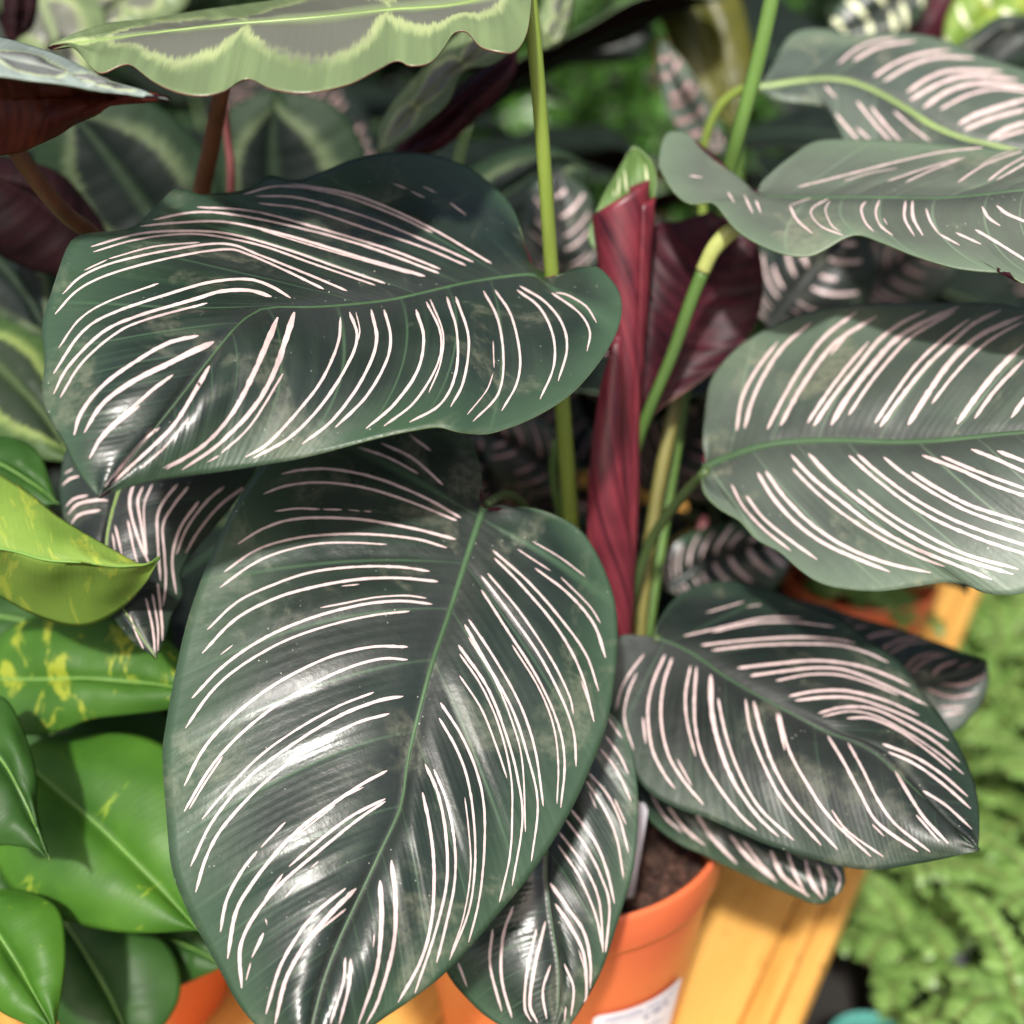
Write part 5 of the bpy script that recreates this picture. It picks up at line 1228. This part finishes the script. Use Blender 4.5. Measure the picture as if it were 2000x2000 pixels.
# a dark shelf of soil-black cloth carries the plants behind the bench
sh = link('staging', box_mesh('staging', 2.6, 1.03, 0.03, 0.004), None, [mat_plain('black staging cloth', (0.012, 0.012, 0.013), 0.9, 0.2, 0.3, 30.0)])
sh.location = (-0.94, 1.125, -0.03); sh['kind'] = 'structure'
BK = [
 (-0.33, 0.34, 'painted', 9, 0.34, 0.13, 'dark plant with pale ringed leaves standing behind the upper left leaf'),
 (-0.08, 0.42, 'striped', 9, 0.36, 0.13, 'dim striped plant behind the lime stem'),
 (0.14, 0.36, 'striped', 8, 0.30, 0.12, 'dim striped plant behind the rolled red leaf'),
 (0.10, 0.62, 'dark', 9, 0.36, 0.14, 'dark glossy plant in the upper middle background'),
 (-0.26, 0.66, 'dark', 9, 0.42, 0.16, 'dark glossy plant in the upper left background'),
 (0.29, 0.74, 'striped', 9, 0.36, 0.14, 'dim striped plant behind the upper right leaf'),
 (-0.52, 0.50, 'painted', 9, 0.38, 0.15, 'ringed leaf plant at the far left behind'),
 (0.62, 0.90, 'dark', 9, 0.40, 0.16, 'dark plant in the far right background'),
]
BK += [
 (-0.12, 0.24, 'dark', 9, 0.26, 0.12, 'dark glossy plant close behind the striped plant'),
 (0.24, 0.56, 'dark', 9, 0.34, 0.14, 'dark glossy plant between the far striped plants'),
 (0.06, 0.20, 'striped', 7, 0.10, 0.08, 'low dim striped plant added as shade over the bench right behind the labelled pot'),  # low plants added so the bench behind the stems looks shaded
 (-0.06, 0.20, 'dark', 7, 0.11, 0.08, 'low dark plant added as shade over the bench behind the front leaf'),
 (-0.40, 0.16, 'plain', 10, 0.20, 0.12, 'green leaved plant low at the far left'),
]
for i, (x, y, kind, n, h, sp, lb) in enumerate(BK):
    bush((x, y, 0.0005 if y < 0.6 else (-0.0148 if x < 0.5 else GROUND_Z)), kind, n, h, sp, lb, 400 + i, scale=(0.45 if h < 0.15 else 1.0), name={'plain': 'green_leaved_plant', 'painted': 'painted_plant', 'striped': 'striped_plant', 'dark': 'dark_leaved_plant'}[kind])
for kind in TEMPL:
    for o, kids in TEMPL[kind]:
        for k in kids: bpy.data.objects.remove(k)
        bpy.data.objects.remove(o)

# single backdrop leaves that the photograph shows clearly
backp = empty('olive_leaved_plant', P(1380, 900, 0.95), 'blurred olive green plant behind the upper right stems', 'potted plant')
M['olive'] = mat_pothos('olive leaf', (0.055, 0.065, 0.010), (0.115, 0.115, 0.016), (0.14, 0.13, 0.02), 0.5, 0.5, 0.4)
def ol(mid, L, Rr, mats, seed, label, parent=backp, **kw):
    kw.setdefault('midrib', None)
    return build_leaf(parent, mid, L, Rr, mats, (), seed=seed, nu=40, nv=12, label=label, **kw)
ol([(1440,260,.82),(1400,130,.82),(1360,10,.82),(1300,-120,.82)], [(1440,260,.82),(1350,180,.82),(1290,40,.82),(1240,-60,.82),(1300,-120,.82)], [(1440,260,.82),(1470,140,.82),(1450,10,.82),(1390,-90,.82),(1300,-120,.82)], [M['olive'], M['olive'], M['edge']], 501, None)
ol([(1420,300,.76),(1360,230,.76),(1320,160,.75),(1290,80,.75)], [(1420,300,.76),(1350,290,.76),(1300,210,.75),(1285,140,.75),(1290,80,.75)], [(1420,300,.76),(1400,230,.76),(1350,140,.75),(1310,90,.75),(1290,80,.75)], [M['cal_pale'], M['under'], M['edge']], 502, 'greyish leaf in front of the olive one', auto=(4, .02, .1, .9), stripe_mat='stripe_shaded')
stem(backp, [(1440, 250, .82), (1440, 400, .85), (1420, 700, .90), (1390, 900, .95)], 10, M['stem_green'])
ctr = empty('banded_leaved_plant', P(1850, 700, 1.1), 'blurred plant with cream banded and red leaves at the top right corner', 'potted plant')
ol([(1830,-60,.80),(1760,0,.80),(1690,40,.80),(1610,70,.80)], [(1830,-60,.80),(1720,-60,.80),(1640,10,.80),(1610,70,.80)], [(1830,-60,.80),(1800,30,.80),(1720,90,.80),(1610,70,.80)], [M['cal'], M['under'], M['edge']], 503, 'cream banded leaf', parent=ctr, auto=(3, .022, .06, .95), stripe_mat='stripe_cream')
ol([(1700,130,.84),(1760,60,.84),(1820,-10,.84),(1870,-90,.84)], [(1700,130,.84),(1710,30,.84),(1760,-60,.84),(1870,-90,.84)], [(1700,130,.84),(1800,110,.84),(1870,40,.84),(1870,-90,.84)], [M['under'], M['under'], M['edge']], 504, 'dull red leaf underside', parent=ctr)
ol([(1840,120,.80),(1900,60,.80),(1960,0,.80),(2040,-60,.80)], [(1840,120,.80),(1850,30,.80),(1920,-60,.80),(2040,-60,.80)], [(1840,120,.80),(1930,90,.80),(2010,40,.80),(2040,-60,.80)], [M['pothos_gold'], M['pothos_under'], M['edge']], 505, 'pale lime and cream leaf', parent=ctr, auto=(2, .02, .06, .95), stripe_mat='stripe_cream')
ol([(1830,160,.76),(1900,110,.76),(1980,60,.76),(2060,30,.76)], [(1830,160,.76),(1880,80,.76),(1960,30,.76),(2060,30,.76)], [(1830,160,.76),(1930,150,.76),(2020,110,.76),(2060,30,.76)], [M['cal_dark'], M['under_dark'], M['edge']], 506, 'black shining leaf', parent=ctr)
ol([(1060,130,.86),(1130,100,.86),(1200,70,.86),(1280,60,.86)], [(1060,130,.86),(1110,70,.86),(1190,30,.86),(1280,60,.86)], [(1060,130,.86),(1150,125,.86),(1240,115,.86),(1280,60,.86)], [M['cal_dark'], M['under_dark'], M['edge']], 507, 'black shining leaf in the middle', parent=backp)
stem(ctr, [(1830, 160, .80), (1850, 300, .85), (1850, 500, 1.0), (1850, 700, 1.1)], 8, M['stem_dark'])

# far leafy shrubs; the tall ones are added to block the low sky
def shrub(loc, w, d, h, n, label, seed, mat, leaf=0.045):
    rs = np.random.default_rng(seed)
    t = empty('leafy_shrub', loc, label, 'shrub', 'shrubs in the far background')
    c = np.array([(0, 0, 0), (0.02, 0.01, h * 0.4), (0.0, 0.03, h * 0.8)]); link('trunk', tube_mesh('trunk', c, [0.02, 0.015, 0.008], 8), t, [M['stem_brown']])
    V = []; F = []
    for _ in range(n):
        while True:
            q = rs.uniform(-1, 1, 3)
            if 0.25 < np.linalg.norm(q) < 1: break
        p = np.array([q[0] * w / 2, q[1] * d / 2, h * 0.55 + q[2] * h * 0.5])
        a = rs.standard_normal(3); a /= np.linalg.norm(a); b_ = np.cross(a, rs.standard_normal(3)); b_ /= np.linalg.norm(b_)
        nn = np.cross(a, b_); s = leaf * rs.uniform(0.6, 1.3); i0 = len(V)
        V += [p, p + a * s * 0.5 + b_ * s * 0.28 + nn * s * .08, p + a * s, p + a * s * 0.5 - b_ * s * 0.28 + nn * s * .08, p + a * s * 0.5]
        F += [(i0, i0 + 1, i0 + 4), (i0 + 1, i0 + 2, i0 + 4), (i0 + 2, i0 + 3, i0 + 4), (i0 + 3, i0, i0 + 4)]
    cr = link('crown', make_mesh('crown', V, F, False), t, [mat]); cr['kind'] = 'stuff'
    return t
M['shrub'] = mat_plain('shrub leaves', (0.050, 0.13, 0.020), 0.4, 0.5, 0.5, 9.0, trans=0.3)
M['shrub_dark'] = mat_plain('dark shrub leaves', (0.018, 0.045, 0.014), 0.4, 0.5, 0.5, 9.0, trans=0.15)
for i, (x, y, w, h, n, m, lb) in enumerate([
 (-1.35, 1.75, 1.3, 1.7, 5200, 'shrub_dark', 'added tall dark shrub blocking the low sky behind the left plants'), (-0.35, 1.70, 1.2, 1.8, 6000, 'shrub_dark', 'added tall dark shrub blocking the low sky behind the upper middle leaves'),
 (0.16, 1.22, 0.40, 0.62, 1500, 'shrub', 'bright green shrub glimpsed beside the lime stem'), (0.75, 1.75, 1.2, 1.8, 6000, 'shrub_dark', 'added tall dark shrub blocking the low sky behind the upper right leaves'), (1.75, 1.8, 1.2, 1.7, 4600, 'shrub', 'added tall green shrub blocking the low sky at the far right')]):
    shrub((x, y, GROUND_Z), w, 0.7, h, n, lb, 600 + i, M[m], 0.045 if h < 1 else 0.085)
